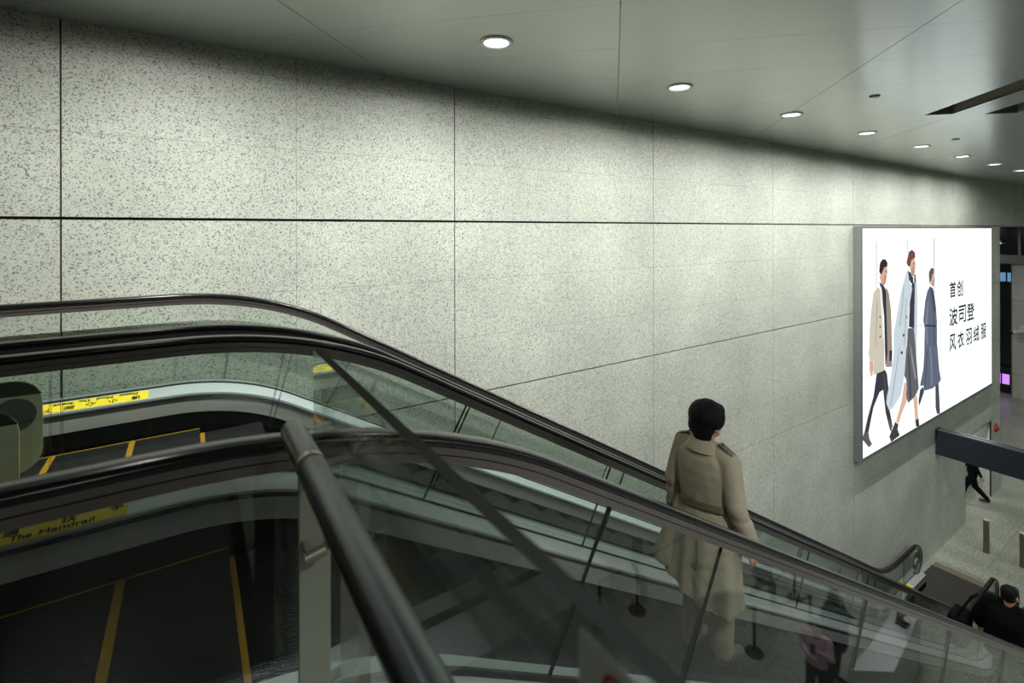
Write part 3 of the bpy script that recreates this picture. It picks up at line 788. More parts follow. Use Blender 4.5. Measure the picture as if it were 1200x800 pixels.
# ------------------------------------------------------------------ light box poster
POSTER = {'printed man in beige coat': [((62, 64, 74), [(11.991, -3.017), (12.393, -2.997), (12.516, -3.119), (12.59, -3.442), (12.522, -3.636), (12.688, -4.015), (12.806, -4.319), (12.669, -4.386), (12.43, -3.927), (12.309, -3.426), (12.213, -3.307), (12.132, -3.444), (11.832, -3.704), (11.647, -4.061), (11.586, -4.184), (11.393, -4.14), (11.558, -3.845), (11.833, -3.472)]), ((96, 94, 98), [(11.378, -4.124), (11.586, -4.145), (11.646, -4.323), (11.767, -4.444), (11.615, -4.48), (11.305, -4.242)]), ((100, 92, 94), [(12.603, -4.067), (12.771, -4.311), (12.737, -4.415), (12.602, -4.281)]), ((160, 146, 132), [(12.467, -1.236), (12.616, -1.384), (12.732, -1.775), (12.78, -2.547), (12.796, -2.712), (12.769, -3.004), (12.459, -2.966)]), ((214, 206, 188), [(12.078, -1.211), (11.843, -1.321), (11.726, -1.682), (11.656, -2.07), (11.632, -2.395), (11.608, -2.545), (11.638, -2.687), (11.837, -2.729), (11.835, -3.031), (12.376, -3.021), (12.379, -2.494), (12.316, -1.873), (12.254, -1.358)]), ((58, 60, 72), [(12.118, -1.112), (12.222, -1.159), (12.368, -1.223), (12.458, -1.304), (12.482, -1.477), (12.44, -1.68), (12.512, -2.167), (12.527, -2.513), (12.543, -2.676), (12.426, -2.968), (12.428, -2.5), (12.365, -1.878), (12.254, -1.358)]), ((222, 178, 156), [(12.28, -0.901), (12.386, -0.807), (12.518, -0.806), (12.551, -0.931), (12.5, -1.066), (12.467, -1.15), (12.368, -1.212), (12.222, -1.169), (12.143, -1.012)]), ((56, 52, 54), [(12.119, -0.893), (12.16, -0.726), (12.281, -0.646), (12.445, -0.652), (12.56, -0.739), (12.535, -0.814), (12.378, -0.82), (12.288, -0.918), (12.191, -0.974)]), ((224, 180, 160), [(11.646, -2.698), (11.821, -2.727), (11.836, -2.908), (11.774, -3.064), (11.697, -3.018), (11.637, -2.877)]), ((50, 50, 70), [(12.627, -2.636), (12.762, -2.644), (12.761, -2.874), (12.643, -2.863)]), ((186, 176, 156), [(11.998, -1.506), (12.045, -1.51), (11.995, -2.109), (11.962, -2.439), (11.916, -2.433), (11.948, -2.07)]), ((70, 64, 56), [(12.139, -1.838), (12.195, -1.844), (12.195, -1.888), (12.139, -1.882)]), ((70, 64, 56), [(12.138, -2.041), (12.194, -2.047), (12.194, -2.091), (12.138, -2.084)]), ((70, 64, 56), [(12.137, -2.246), (12.193, -2.253), (12.193, -2.297), (12.137, -2.29)]), ((250, 246, 240), [(12.222, -1.22), (12.27, -1.359), (12.332, -1.874), (12.371, -2.356), (12.314, -2.349), (12.235, -1.797), (12.158, -1.283)]), ((196, 150, 130), [(12.402, -0.992), (12.484, -1.004), (12.451, -1.132), (12.368, -1.209), (12.238, -1.167), (12.336, -1.118)]), ((60, 48, 46), [(12.427, -0.905), (12.501, -0.908), (12.501, -0.929), (12.427, -0.925)]), ((84, 84, 96), [(12.311, -3.086), (12.376, -3.096), (12.505, -3.633), (12.621, -3.967), (12.57, -3.956), (12.423, -3.583)])], 'printed woman in white coat': [((226, 186, 166), [(13.447, -3.445), (13.658, -3.554), (13.657, -3.853), (13.262, -4.171), (13.119, -4.336), (12.979, -4.241), (13.291, -3.855)]), ((226, 186, 166), [(13.969, -3.931), (14.203, -3.89), (14.231, -4.187), (14.279, -4.497), (14.083, -4.462)]), ((74, 66, 66), [(12.944, -4.237), (13.119, -4.346), (12.995, -4.53), (13.153, -4.532), (13.18, -4.598), (12.719, -4.633), (12.618, -4.492)]), ((66, 58, 58), [(14.083, -4.455), (14.299, -4.457), (14.338, -4.642), (14.14, -4.624)]), ((206, 218, 224), [(14.119, -1.009), (14.216, -1.313), (14.233, -1.839), (14.211, -2.361), (14.15, -2.728), (14.169, -2.904), (14.109, -3.015), (13.919, -2.5), (13.922, -1.811), (14.002, -1.299)]), ((104, 106, 110), [(13.665, -2.262), (14.016, -2.302), (14.111, -2.722), (13.976, -2.507), (14.051, -2.999), (14.245, -3.44), (14.312, -3.752), (14.085, -3.905), (13.656, -3.973), (13.555, -3.761), (13.612, -3.488), (13.447, -3.308), (13.476, -2.988), (13.598, -2.655)]), ((66, 66, 76), [(13.81, -1.361), (13.983, -1.224), (14.079, -1.304), (14.057, -1.823), (14.035, -2.311), (13.712, -2.238), (13.761, -1.797)]), ((210, 222, 230), [(13.625, -0.912), (13.421, -1.19), (13.257, -1.431), (13.256, -1.752), (13.165, -2.029), (12.867, -2.278), (12.883, -2.56), (12.865, -2.721), (12.691, -3.252), (12.505, -3.599), (12.463, -3.735), (12.596, -3.899), (12.773, -3.935), (13.264, -3.707), (13.447, -3.344), (13.485, -3.17), (13.617, -2.463), (13.674, -2.264), (13.733, -1.794), (13.924, -1.368), (13.736, -1.173)]), ((70, 68, 74), [(13.653, -0.942), (13.831, -1.013), (13.993, -1.143), (13.963, -1.316), (13.736, -1.173)]), ((228, 186, 166), [(13.832, -0.708), (14.082, -0.665), (14.13, -0.86), (14.09, -1.007), (13.993, -1.121), (13.831, -1.02), (13.747, -0.844)]), ((124, 82, 70), [(13.672, -0.859), (13.579, -0.764), (13.72, -0.528), (13.91, -0.478), (14.092, -0.553), (14.111, -0.658), (13.87, -0.724), (13.813, -0.854)]), ((50, 50, 56), [(13.5, -1.962), (13.601, -1.972), (13.601, -2.037), (13.499, -2.027)]), ((50, 50, 56), [(13.37, -2.355), (13.47, -2.367), (13.47, -2.432), (13.37, -2.42)]), ((50, 50, 56), [(13.26, -2.734), (13.359, -2.747), (13.359, -2.812), (13.26, -2.798)]), ((180, 192, 202), [(13.402, -1.261), (13.457, -1.265), (13.364, -1.762), (13.218, -2.177), (13.147, -2.169), (13.292, -1.755)]), ((184, 196, 206), [(13.529, -1.559), (13.584, -1.563), (13.525, -2.5), (13.487, -2.64), (13.414, -2.63), (13.471, -2.277)]), ((180, 192, 202), [(13.162, -2.621), (13.216, -2.628), (12.913, -3.43), (12.723, -3.849), (12.655, -3.835), (12.862, -3.351)]), ((150, 152, 156), [(13.766, -2.628), (13.841, -2.711), (14.031, -3.182), (14.166, -3.502), (14.068, -3.493), (13.897, -3.087)]), ((74, 76, 82), [(13.653, -2.832), (13.727, -2.915), (13.819, -3.443), (13.855, -3.891), (13.76, -3.916), (13.706, -3.387)]), ((196, 150, 132), [(13.927, -0.852), (14.042, -0.871), (14.061, -0.998), (13.983, -1.106), (13.85, -1.025), (13.926, -0.962)]), ((70, 50, 46), [(13.965, -0.801), (14.081, -0.799), (14.081, -0.821), (13.965, -0.824)]), ((120, 120, 124), [(14.032, -1.079), (14.119, -1.046), (14.157, -1.197), (14.079, -1.304), (14.021, -1.227)])], 'printed person in slate blue coat': [((70, 74, 86), [(14.33, -4.177), (14.281, -4.047), (14.382, -3.802), (14.584, -3.755), (14.645, -3.888), (14.441, -4.078)]), ((78, 82, 94), [(15.378, -3.825), (15.611, -3.846), (15.608, -4.385), (15.719, -4.628), (15.495, -4.609), (15.397, -4.422)]), ((102, 110, 128), [(15.034, -1.396), (14.854, -1.508), (14.718, -1.729), (14.592, -2.176), (14.694, -2.416), (14.743, -2.806), (14.65, -2.972), (14.586, -3.344), (14.383, -3.689), (14.483, -3.734), (14.595, -3.727), (14.645, -3.873), (15.214, -3.914), (15.723, -3.829), (15.781, -3.775), (15.613, -3.427), (15.503, -3.092), (15.516, -2.696), (15.507, -2.31), (15.443, -1.947), (15.335, -1.621), (15.227, -1.456)]), ((76, 82, 100), [(15.055, -1.406), (15.227, -1.456), (15.356, -1.781), (15.464, -2.147), (15.224, -1.927), (15.097, -1.603)]), ((224, 186, 168), [(15.12, -1.207), (15.196, -1.101), (15.348, -1.081), (15.38, -1.288), (15.292, -1.429), (15.098, -1.377)]), ((120, 88, 74), [(14.961, -1.174), (14.962, -1.05), (15.122, -0.949), (15.327, -0.986), (15.348, -1.077), (15.207, -1.11), (15.131, -1.239), (15.034, -1.373)]), ((128, 136, 154), [(14.884, -1.742), (14.947, -1.747), (14.819, -2.276), (14.9, -2.788), (14.816, -2.777), (14.715, -2.265)]), ((82, 90, 108), [(15.224, -1.927), (15.289, -1.933), (15.352, -2.491), (15.372, -2.889), (15.284, -2.877), (15.265, -2.442)]), ((130, 138, 156), [(15.005, -2.866), (15.079, -2.876), (15.174, -3.359), (15.193, -3.832), (15.107, -3.825), (15.066, -3.342)]), ((82, 90, 108), [(14.815, -2.918), (14.878, -2.927), (14.813, -3.38), (14.748, -3.831), (14.666, -3.823), (14.73, -3.367)]), ((60, 66, 84), [(14.715, -2.296), (15.44, -2.39), (15.44, -2.43), (14.715, -2.342)]), ((194, 152, 134), [(15.206, -1.239), (15.336, -1.258), (15.281, -1.413), (15.141, -1.372)])], 'printed pale wall panels': [((196, 206, 204), [(11.956, -0.251), (12.004, -0.252), (11.999, -1.239), (11.952, -1.236)]), ((196, 206, 204), [(13.628, -0.257), (13.674, -0.257), (13.673, -0.567), (13.626, -0.566)]), ((190, 200, 198), [(15.276, -0.239), (15.353, -0.24), (15.356, -1.623), (15.291, -1.618)]), ((196, 204, 202), [(14.211, -2.283), (14.592, -2.283), (14.592, -2.302), (14.211, -2.301)]), ((196, 204, 202), [(15.507, -2.302), (16.007, -2.298), (16.007, -2.314), (15.507, -2.318)]), ((190, 200, 198), [(11.31, -2.986), (11.637, -2.985), (11.637, -2.998), (11.31, -2.999)]), ((190, 200, 198), [(14.286, -3.003), (14.588, -2.994), (14.588, -3.009), (14.286, -3.018)]), ((196, 204, 202), [(15.548, -2.998), (16.179, -2.998), (16.179, -3.014), (15.548, -3.014)])]}
def light_box():
    x0, x1, z0, z1, yb, yf = 11.25, 20.16, -4.71, .06, WY, 4.36
    t = thing('light_box', ((x0 + x1) / 2, WY, z0), 'large backlit poster of three walkers in long coats with black characters, on the stone wall', 'light box')
    bm = NB(); b = .075
    box(bm, x0, x0 + b, yf, yb, z0, z1); box(bm, x1 - b, x1, yf, yb, z0, z1); box(bm, x0 + b, x1 - b, yf, yb, z1 - .05, z1); box(bm, x0 + b, x1 - b, yf, yb, z0, z0 + b)
    obj('frame', bm, M['frame'], t)
    bm = NB(); box(bm, x0 + b, x1 - b, yf + .004, yf + .02, z0 + b, z1 - .05); lp = obj('poster', bm, M['lit'], t)
    cols = {}
    k = 0
    for nm, polys in POSTER.items():
        bm = NB(); mats = []
        for c, pts in polys:
            if c not in cols: cols[c] = EM('print %d %d %d' % c, rgb(*c), 0.95)
            if cols[c] not in mats: mats.append(cols[c])
            y = yf + .0034 - .00006 * k; k += 1
            vs = [bm.verts.new((x, y, max(z, z0 + b))) for x, z in pts]
            f = bm.faces.new(vs); f.material_index = mats.index(cols[c])
        bmesh.ops.triangulate(bm, faces=bm.faces[:])
        o = obj('printed_figure' if 'panel' not in nm else 'printed_backdrop', bm, mats, lp, recalc=False); o['label'] = nm
    ink = EM('poster ink', rgb(46, 44, 46), .8)
    def line(txts, xs, zb, h):
        for ch, (a, w) in zip(txts, xs):
            R = Matrix(((1, 0, 0, a), (0, 0, -1, yf + .001), (0, 1, 0, zb), (0, 0, 0, 1)))
            text_obj('lettering', ch, .5, ink, lp, R, fit=(w, h), fat=.018)
    line('首创', [(16.43, .46), (17.0, .46)], -1.81, .42)
    line('波司登', [(16.40, .62), (17.12, .58), (17.80, .62)], -2.54, .46)
    line('风衣羽绒服', [(16.39, .50), (17.03, .50), (17.70, .50), (18.36, .50), (19.02, .50)], -3.20, .43)
light_box()

bm = NB(); box(bm, 18.9, 20.1, WY - .03, WY + .002, -4.93, -4.87); tag(obj('label_strip', bm, M['white']), 'narrow white strip on the stone wall just under the poster', 'strip')
def fire_alarm():
    t = thing('fire_alarm', (21.05, WY, -6.235), 'small round red alarm on the stone wall beside the doorway', 'alarm')
    bm = NB(); ellipsoid(bm, (21.05, WY, -6.235), (.12, .10, .12)); obj('sounder', bm, M['red'], t, smooth=True)
    bm = NB(); tube(bm, [(21.05, WY, -6.235), (21.05, WY - .03, -6.235)], .14, 24); obj('base', bm, M['red'], t)
fire_alarm()

def fascia():
    t = thing('fascia_beam', (15.86, 0, -5.74), 'dark grey fascia beam with silver top rails, jutting from the stone wall', 'beam')
    bm = NB(); box(bm, 15.86, 16.1, -15.4, WY - .002, -5.74, -5.12); obj('panel', bm, M['beam'], t)
    bm = NB(); box(bm, 15.855, 15.92, -15.4, WY - .002, -5.118, -5.085); box(bm, 16.0, 16.06, -15.4, WY - .002, -5.118, -5.085); obj('top_rail', bm, M['beamtop'], t)
fascia()

def bollard(x, y, lab):
    t = thing('bollard', (x, y, LF), lab, 'bollard', 'bollards past the escalators')
    bm = NB(); lathe(bm, [(.06, 0), (.06, .82), (.052, .835), (.0, .838)][:3], (x, y, LF)); obj('post', bm, M['bollard'], t, smooth=True, sharp=40)
    bm = NB(); lathe(bm, [(.06, .822), (.056, .84), (.03, .848)], (x, y, LF)); obj('cap', bm, M['white'], t, smooth=True, sharp=40)  # pale cap stands in for the highlight on the bollard top
    bm = NB(); lathe(bm, [(.075, 0), (.075, .012), (.06, .016)], (x, y, LF)); obj('base', bm, M['post'], t, smooth=True, sharp=40)
bollard(17.0, 3.8, 'steel bollard on the stone floor, the whole one nearer the wall')
bollard(17.0, 3.14, 'steel bollard cut by the right edge of the view')
bm = NB(); box(bm, 15.24, 15.48, 3.40, 4.38, LF, LF + .006)
for i in range(5):
    for j in range(20): lathe(bm, [(.017, 0), (.012, .006), (.004, .007)], (15.265 + .048 * i, 3.43 + .048 * j, LF + .006), 8)
tag(obj('tactile_strip', bm, M['tactile']), 'pale tactile paving strip at the end of the ridged landing plate', 'tactile paving')

def cctv():
    x, y, z = 33.69, 6.23, -4.98
    t = thing('security_camera', (x, y, z), 'pale security camera on the far stone wall', 'camera')
    bm = NB(); tube(bm, [(x, y, z + .18), (x - .22, y, z + .12)], .03, 12); box(bm, x - .03, x, y - .1, y + .1, z + .06, z + .3); obj('bracket', bm, M['white'], t)
    bm = NB(); tube(bm, [(x - .10, y - .12, z + .06), (x - .42, y + .28, z - .06)], [.1, .11], 16); obj('housing', bm, M['white'], t, smooth=True, sharp=50)
    bm = NB(); tube(bm, [(x - .42, y + .28, z - .06), (x - .435, y + .3, z - .065)], .075, 16); obj('lens', bm, M['black'], t)
cctv()
def kiosk():
    t = thing('display_kiosk', (34.6, 7.1, LF), 'dark kiosk with a glowing violet screen at the far end of the hall', 'kiosk')
    bm = NB(); box(bm, 34.3, 34.88, 6.72, 7.9, LF, LF + 1.25, 0, .02); obj('cabinet', bm, M['black'], t)
    for a in (6.80, 7.12):
        bm = NB(); box(bm, 34.29, 34.3, a, a + .26, LF + .45, LF + .95); obj('screen', bm, M['screen'], t)
kiosk()
t = thing('wall_lamp', (33.6, 7.0, -.65), 'small bright lamp high in the dark glazing at the far end', 'lamp')
bm = NB(); lathe(bm, [(.11, 0), (.11, .1), (.06, .16)], (33.55, 7.02, -.72)); obj('shade', bm, M['trim'], t)
bm = NB(); lathe(bm, [(.1, -.004), (.1, .002)], (33.55, 7.02, -.724)); obj('bulb', bm, M['lens'], t)

# ------------------------------------------------------------------ things on the lower concourse (seen mirrored in the balustrade)
def stanchion(x, y, lab):
    t = thing('queue_post', (x, y, LF), lab, 'queue post', 'black queue posts')
    bm = NB(); lathe(bm, [(.17, 0), (.17, .012), (.15, .022), (.04, .045), (.03, .05)], (x, y, LF)); obj('base', bm, M['black'], t, smooth=True, sharp=40)
    bm = NB(); lathe(bm, [(.03, 0), (.03, .90), (.036, .905), (.036, .98), (.028, .99)], (x, y, LF)); obj('pole', bm, M['black'], t, smooth=True, sharp=40)
    return t
PO = [(7.11, -4.83), (10.37, -4.87), (11.4, -4.83), (9.2, -2.71), (11.29, -3.0), (10.3, -2.2)]
PL = ['black queue post mirrored beside the sign stand, at the belt end', 'black queue post mirrored on the back of the trench coat', 'black queue post mirrored at the joint of the glass over the coat',
      'black queue post mirrored just right of the coat', 'black queue post mirrored beyond the walking legs', 'black queue post mirrored behind the person in pink']
for (x, y), l in zip(PO, PL): stanchion(x, y, l)
for i, j, l in ((0, 1, 'black belt mirrored behind the sign stand'), (1, 2, 'short black belt mirrored across the trench coat'), (3, 4, 'black belt mirrored past the walking legs'), (3, 5, 'black belt mirrored towards the person in pink')):
    (x0, y0), (x1, y1) = PO[i], PO[j]; n = 10; bm = NB(); d = Vector((x1 - x0, y1 - y0, 0)).normalized(); nn = Vector((-d.y, d.x, 0)) * .002; a = Vector((x0, y0, 0)) + d * .037; b = Vector((x1, y1, 0)) - d * .037
    R = []
    for k in range(n + 1):
        p = a + (b - a) * (k / n); z = LF + .945 - .05 * (1 - (2 * k / n - 1) ** 2)
        R.append([bm.verts.new((p.x + s * nn.x, p.y + s * nn.y, z + h)) for s, h in ((-1, -.024), (1, -.024), (1, .024), (-1, .024))])
    for r0, r1 in zip(R, R[1:]):
        for k in range(4): bm.faces.new((r0[k], r0[(k + 1) % 4], r1[(k + 1) % 4], r1[k]))
    bm.faces.new(R[0]); bm.faces.new(R[-1][::-1])
    tag(obj('queue_belt', bm, M['black']), l, 'belt', 'queue belts')
def sign_stand(x, y):
    t = thing('sign_stand', (x, y, LF), 'black sign stand with an empty tilted frame, mirrored in the glass left of the coat', 'sign stand')
    bm = NB(); lathe(bm, [(.19, 0), (.19, .012), (.15, .025), (.03, .045)], (x, y, LF)); obj('base', bm, M['black'], t, smooth=True, sharp=40)
    bm = NB(); lathe(bm, [(.026, 0), (.026, 1.12), (.02, 1.13)], (x, y, LF)); obj('pole', bm, M['black'], t, smooth=True, sharp=40)
    z = LF + 1.12; bm = NB()
    for a in ((x - .15, x - .135, z, z + .42), (x + .135, x + .15, z, z + .42), (x - .135, x + .135, z, z + .015), (x - .135, x + .135, z + .405, z + .42)): box(bm, a[0], a[1], y - .012, y + .012, a[2], a[3])
    obj('frame', bm, M['black'], t)
    bm = NB(); box(bm, x - .135, x + .135, y - .004, y + .004, z + .015, z + .405); obj('panel', bm, M['greycloth'], t)
sign_stand(8.09, -4.70)
def counter():
    t = thing('service_counter', (10.3, -.9, LF), 'white service counter mirrored low in the glass at the right', 'counter')
    f = lambda a, b, s: (a, b, s)
    top = [(9.05, -.98), (9.6, -.58), (11.62, -.82), (11.5, -1.14), (10.4, -1.05)]
    bm = NB(); prism(bm, top, f, LF + .98, LF + 1.03); obj('worktop', bm, M['white'], t)
    c = (10.3, -.9); inn = [(c[0] + (a - c[0]) * .96, c[1] + (b - c[1]) * .9) for a, b in top]
    bm = NB(); prism(bm, inn, f, LF, LF + .98); obj('body', bm, M['white'], t)
    m = thing('monitor', (10.9, -.88, LF + 1.03), 'black monitor standing on the mirrored white counter', 'monitor')
    bm = NB(); box(bm, 10.65, 11.15, -.90, -.87, LF + 1.14, LF + 1.46, 0, .006); obj('display', bm, M['black'], m)
    bm = NB(); box(bm, 10.8, 11.0, -.97, -.80, LF + 1.03, LF + 1.045); box(bm, 10.87, 10.93, -.895, -.875, LF + 1.04, LF + 1.2); obj('stand', bm, M['black'], m)
counter()

# unseen ceiling panels, added to fill the concourse with light
def added_panel_light(x, y, lab, power):
    t = thing('added_panel_light', (x, y, CE), lab, 'ceiling light', 'added concourse fill panels')
    bm = NB(); w, d = .6, .6
    for a in ((x - w, x + w, y - d, y - d + .03), (x - w, x + w, y + d - .03, y + d), (x - w, x - w + .03, y - d + .03, y + d - .03), (x + w - .03, x + w, y - d + .03, y + d - .03)): box(bm, *a, CE - .03, CE)
    obj('frame', bm, M['trim'], t)
    bm = NB(); box(bm, x - w + .03, x + w - .03, y - d + .03, y + d - .03, CE - .02, CE - .012); obj('diffuser', bm, M['added_panel_light'], t)
    l = bpy.data.lights.new('added_panel_beam', 'AREA'); l.energy = power; l.shape = 'SQUARE'; l.size = 1.1; l.color = (.94, .98, 1.0)
    o = bpy.data.objects.new('added_panel_beam', l); COL.objects.link(o); o.location = (x, y, CE - .035)
PANEL_POWER = 62
rows = ['first', 'second', 'third', 'fourth', 'fifth']
for i in range(5):
    for j in range(2):
        added_panel_light(4.5 + 5.6 * i, -4.6 - 5.4 * j, 'added square fill light over the concourse, %s across, %s row' % (rows[i], ('front', 'rear')[j]), PANEL_POWER)
# ------------------------------------------------------------------ people (local frame: x forward, y left, z up, feet at 0)
def hand(bm, w, d, palm, thumb, s=1.0, curl=0.45):
    """palm and five unequal bent fingers from wrist w along d; palm = facing direction, thumb = side the thumb leaves"""
    w, d, n = Vector(w), Vector(d).normalized(), Vector(palm).normalized()
    t = Vector(thumb); t = (t - d * t.dot(d)).normalized(); n = (n - d * n.dot(d) - t * n.dot(t)).normalized()
    L = .092 * s
    capsule(bm, w - d * .02, w + d * .02 * s, .024 * s, .026 * s)
    for k, (o, fl) in enumerate(((.030, .070), (.010, .078), (-.010, .073), (-.029, .058))):
        kn = w + d * (L - .004 * abs(k - 1)) + t * o * s
        capsule(bm, w + d * .012 + t * o * .5 * s, kn, .0135 * s, .0115 * s, 10, 3)
        p, ang = kn, 0.12
        for q, fr in enumerate((.45, .31, .24)):
            ang += curl * (.7 if q == 0 else 1.0); e = p + (d * cos(ang) + n * sin(ang)) * fl * fr * s + t * o * .06
            capsule(bm, p, e, (.0098 - .0009 * q) * s, (.0090 - .0009 * q) * s, 10, 3); p = e
    b = w + d * .028 * s + t * .024 * s; m = b + (d * .62 + t * .62 + n * .25).normalized() * .042 * s; e = m + (d * .9 + t * .2 + n * .3).normalized() * .032 * s; g = e + (d * .95 + n * .35).normalized() * .024 * s
    capsule(bm, b - d * .01, m, .0150 * s, .0115 * s, 10, 3); capsule(bm, m, e, .0112 * s, .0100 * s, 10, 3); capsule(bm, e, g, .0098 * s, .0080 * s, 10, 3)

BASE = dict(head=(.02, 0, 1.575), neck=(-.005, 0, 1.42), shL=(0, .175, 1.385), shR=(0, -.175, 1.385), elL=(-.035, .235, 1.12), elR=(-.035, -.235, 1.12),
            wrL=(.03, .25, .875), wrR=(.03, -.25, .875), hiL=(0, .088, .88), hiR=(0, -.088, .88), knL=(.015, .10, .48), knR=(.015, -.10, .48),
            anL=(-.02, .105, .085), anR=(-.02, -.105, .085), toeL=(1, .1, 0), toeR=(1, -.1, 0), pelvis=(0, 0, .93), chest=(0, 0, 1.25))

def human(loc, rz, label, J=None, scale=1.0, coat='long', cm='blackcloth', tm='blackcloth', sm='shoe', hair='short', hm='hair', vox=.012, headyaw=0, curl=.45, group=None, palmL=(0, -1, 0), palmR=(0, 1, 0), thL=(1, 0, 0), thR=(1, 0, 0), trench=False, hood=False):
    j = dict(BASE); j.update(J or {}); V = {k: Vector(v) for k, v in j.items()}
    t = thing('person', loc, label, 'person', group, rz); t.scale = (scale,) * 3
    HR = Matrix.Rotation(headyaw, 3, 'Z'); hc = V['head']
    def hp(x, y, z): return hc + HR @ Vector((x, y, z))
    rot = HR
    # one continuous body
    bm = NB()
    pv, ch = V['pelvis'], V['chest']
    loft(bm, [(pv.x, pv.y, pv.z - .09, .09, .13), (pv.x, pv.y, pv.z, .105, .155), ((pv.x + ch.x) / 2, (pv.y + ch.y) / 2, (pv.z + ch.z) / 2, .092, .125), (ch.x, ch.y, ch.z, .108, .15), (ch.x, ch.y, ch.z + .1, .085, .14), (ch.x, ch.y, ch.z + .17, .055, .07)], 24)
    capsule(bm, V['neck'] - Vector((0, 0, .06)), hp(-.015, 0, -.05), .056, .054)
    for s in 'LR':
        sg = 1 if s == 'L' else -1
        capsule(bm, V['sh' + s] - Vector((0, sg * .07, .0)), V['sh' + s], .06, .056); capsule(bm, V['sh' + s], V['el' + s], .05, .041); capsule(bm, V['el' + s], V['wr' + s], .040, .027)
        dv = (V['wr' + s] - V['el' + s]).normalized(); hand(bm, V['wr' + s], dv, palmL if s == 'L' else palmR, thL if s == 'L' else thR, 1.0, curl)
        capsule(bm, V['hi' + s], V['kn' + s], .082, .058); capsule(bm, V['kn' + s], V['an' + s], .056, .038)
        td = Vector(j['toe' + s]).normalized(); capsule(bm, V['an' + s] + Vector((0, 0, -.030)), V['an' + s] + td * .12 + Vector((0, 0, -.050)), .028, .020)
    ellipsoid(bm, hp(0, 0, .022), (.096, .076, .104), rot); ellipsoid(bm, hp(.028, 0, -.055), (.062, .056, .062), rot)          # cranium, jaw
    ellipsoid(bm, hp(.070, 0, -.098), (.022, .026, .018), rot); capsule(bm, hp(.088, 0, .018), hp(.108, 0, -.020), .009, .014)       # chin, nose
    ellipsoid(bm, hp(.080, 0, .036), (.022, .060, .014), rot); ellipsoid(bm, hp(.084, 0, -.050), (.013, .026, .006), rot); ellipsoid(bm, hp(.082, 0, -.062), (.013, .022, .007), rot)
    for sg in (1, -1): ellipsoid(bm, hp(-.010, sg * .084, -.018), (.021, .012, .034), rot); ellipsoid(bm, hp(.062, sg * .044, -.020), (.026, .022, .020), rot)
    body = rm_obj('body', remesh(bm, .0062 if trench else vox * .6, 3), M['skin'], t)
    bm = NB()
    for sg in (1, -1): ellipsoid(bm, hp(.085, sg * .031, .012), (.011, .014, .009), rot, 12, 8)
    obj('eyes', bm, M['ink'], t, local=True, smooth=True)
    # trousers
    bm = NB(); loft(bm, [(pv.x, pv.y, pv.z - .1, .10, .145), (pv.x, pv.y, pv.z, .118, .168), (pv.x, pv.y, pv.z + .1, .108, .145)], 24)
    for s in 'LR':
        capsule(bm, V['hi' + s], V['kn' + s], .098, .080); capsule(bm, V['kn' + s], V['an' + s] + Vector((0, 0, .02)), .080, .070 if trench else .062)
    rm_obj('trousers', remesh(bm, vox, 4, lambda c: .006 * noise.noise(c * 14)), M[tm], t)
    for s in 'LR':
        td = Vector(j['toe' + s]); td.z = 0; td.normalize(); a = V['an' + s]; bm = NB()
        capsule(bm, a + Vector((0, 0, -.035)) - td * .035, a + td * .15 + Vector((0, 0, -.048)), .042, .035); capsule(bm, a + Vector((0, 0, .01)), a + Vector((0, 0, -.04)), .042, .045)
        sh = remesh(bm, .008, 2)
        for v in sh.vertices: v.co.z = max(v.co.z, a.z - .084)
        rm_obj('shoe', sh, M[sm], t)
    # coat: torso and sleeves grown together
    bm = NB()
    if coat == 'trench':
        loft(bm, [(-.02, .015, .47, .178, .268, 0, .15), (-.015, .008, .62, .170, .250, 0, .1), (-.005, 0, .82, .160, .228), (0, 0, .98, .146, .200), (0, 0, 1.06, .132, .183), (0, 0, 1.16, .138, .190), (0, 0, 1.28, .140, .197), (-.004, 0, 1.355, .122, .188), (-.006, 0, 1.405, .095, .145), (-.006, 0, 1.44, .072, .085)], 40, power=2.3)
        loft(bm, [(-.07, .13, 1.02, .05, .05), (-.10, .19, .80, .055, .075), (-.13, .235, .60, .05, .105), (-.135, .245, .545, .045, .11)], 24)   # wind-blown back corner
        rs = (.070, .064, .056)
    elif coat == 'long':
        loft(bm, [(0, 0, .62, .165, .225), (0, 0, .85, .155, .215), (0, 0, 1.05, .145, .20), (ch.x, ch.y, ch.z, .150, .205), (ch.x, ch.y, ch.z + .1, .125, .185), (ch.x - .006, ch.y, ch.z + .19, .07, .09)], 32, power=2.3); rs = (.074, .066, .056)
    elif coat == 'puffer':
        loft(bm, [(0, 0, .72, .20, .25), (0, 0, .88, .215, .265), (0, 0, 1.05, .205, .255), (0, 0, ch.z, .205, .26), (0, 0, ch.z + .1, .165, .235), (0, 0, ch.z + .19, .09, .11)], 32, power=2.4); rs = (.098, .09, .07)
    else:
        loft(bm, [(pv.x, pv.y, pv.z - .04, .125, .175), ((pv.x + ch.x) / 2, 0, (pv.z + ch.z) / 2, .118, .155), (ch.x, ch.y, ch.z, .128, .175), (ch.x, ch.y, ch.z + .1, .105, .165), (ch.x, ch.y, ch.z + .18, .06, .075)], 32, power=2.2); rs = (.066, .056, .042)
    for s in 'LR':
        sg = 1 if s == 'L' else -1
        capsule(bm, V['sh' + s] + Vector((0, -sg * .08, .005)), V['sh' + s] + Vector((0, sg * .012, -.012)), rs[0] * .95, rs[0]); capsule(bm, V['sh' + s] + Vector((0, sg * .012, -.012)), V['el' + s], rs[0], rs[1]); dv = (V['wr' + s] - V['el' + s])
        capsule(bm, V['el' + s], V['el' + s] + dv * .90, rs[1], rs[2])
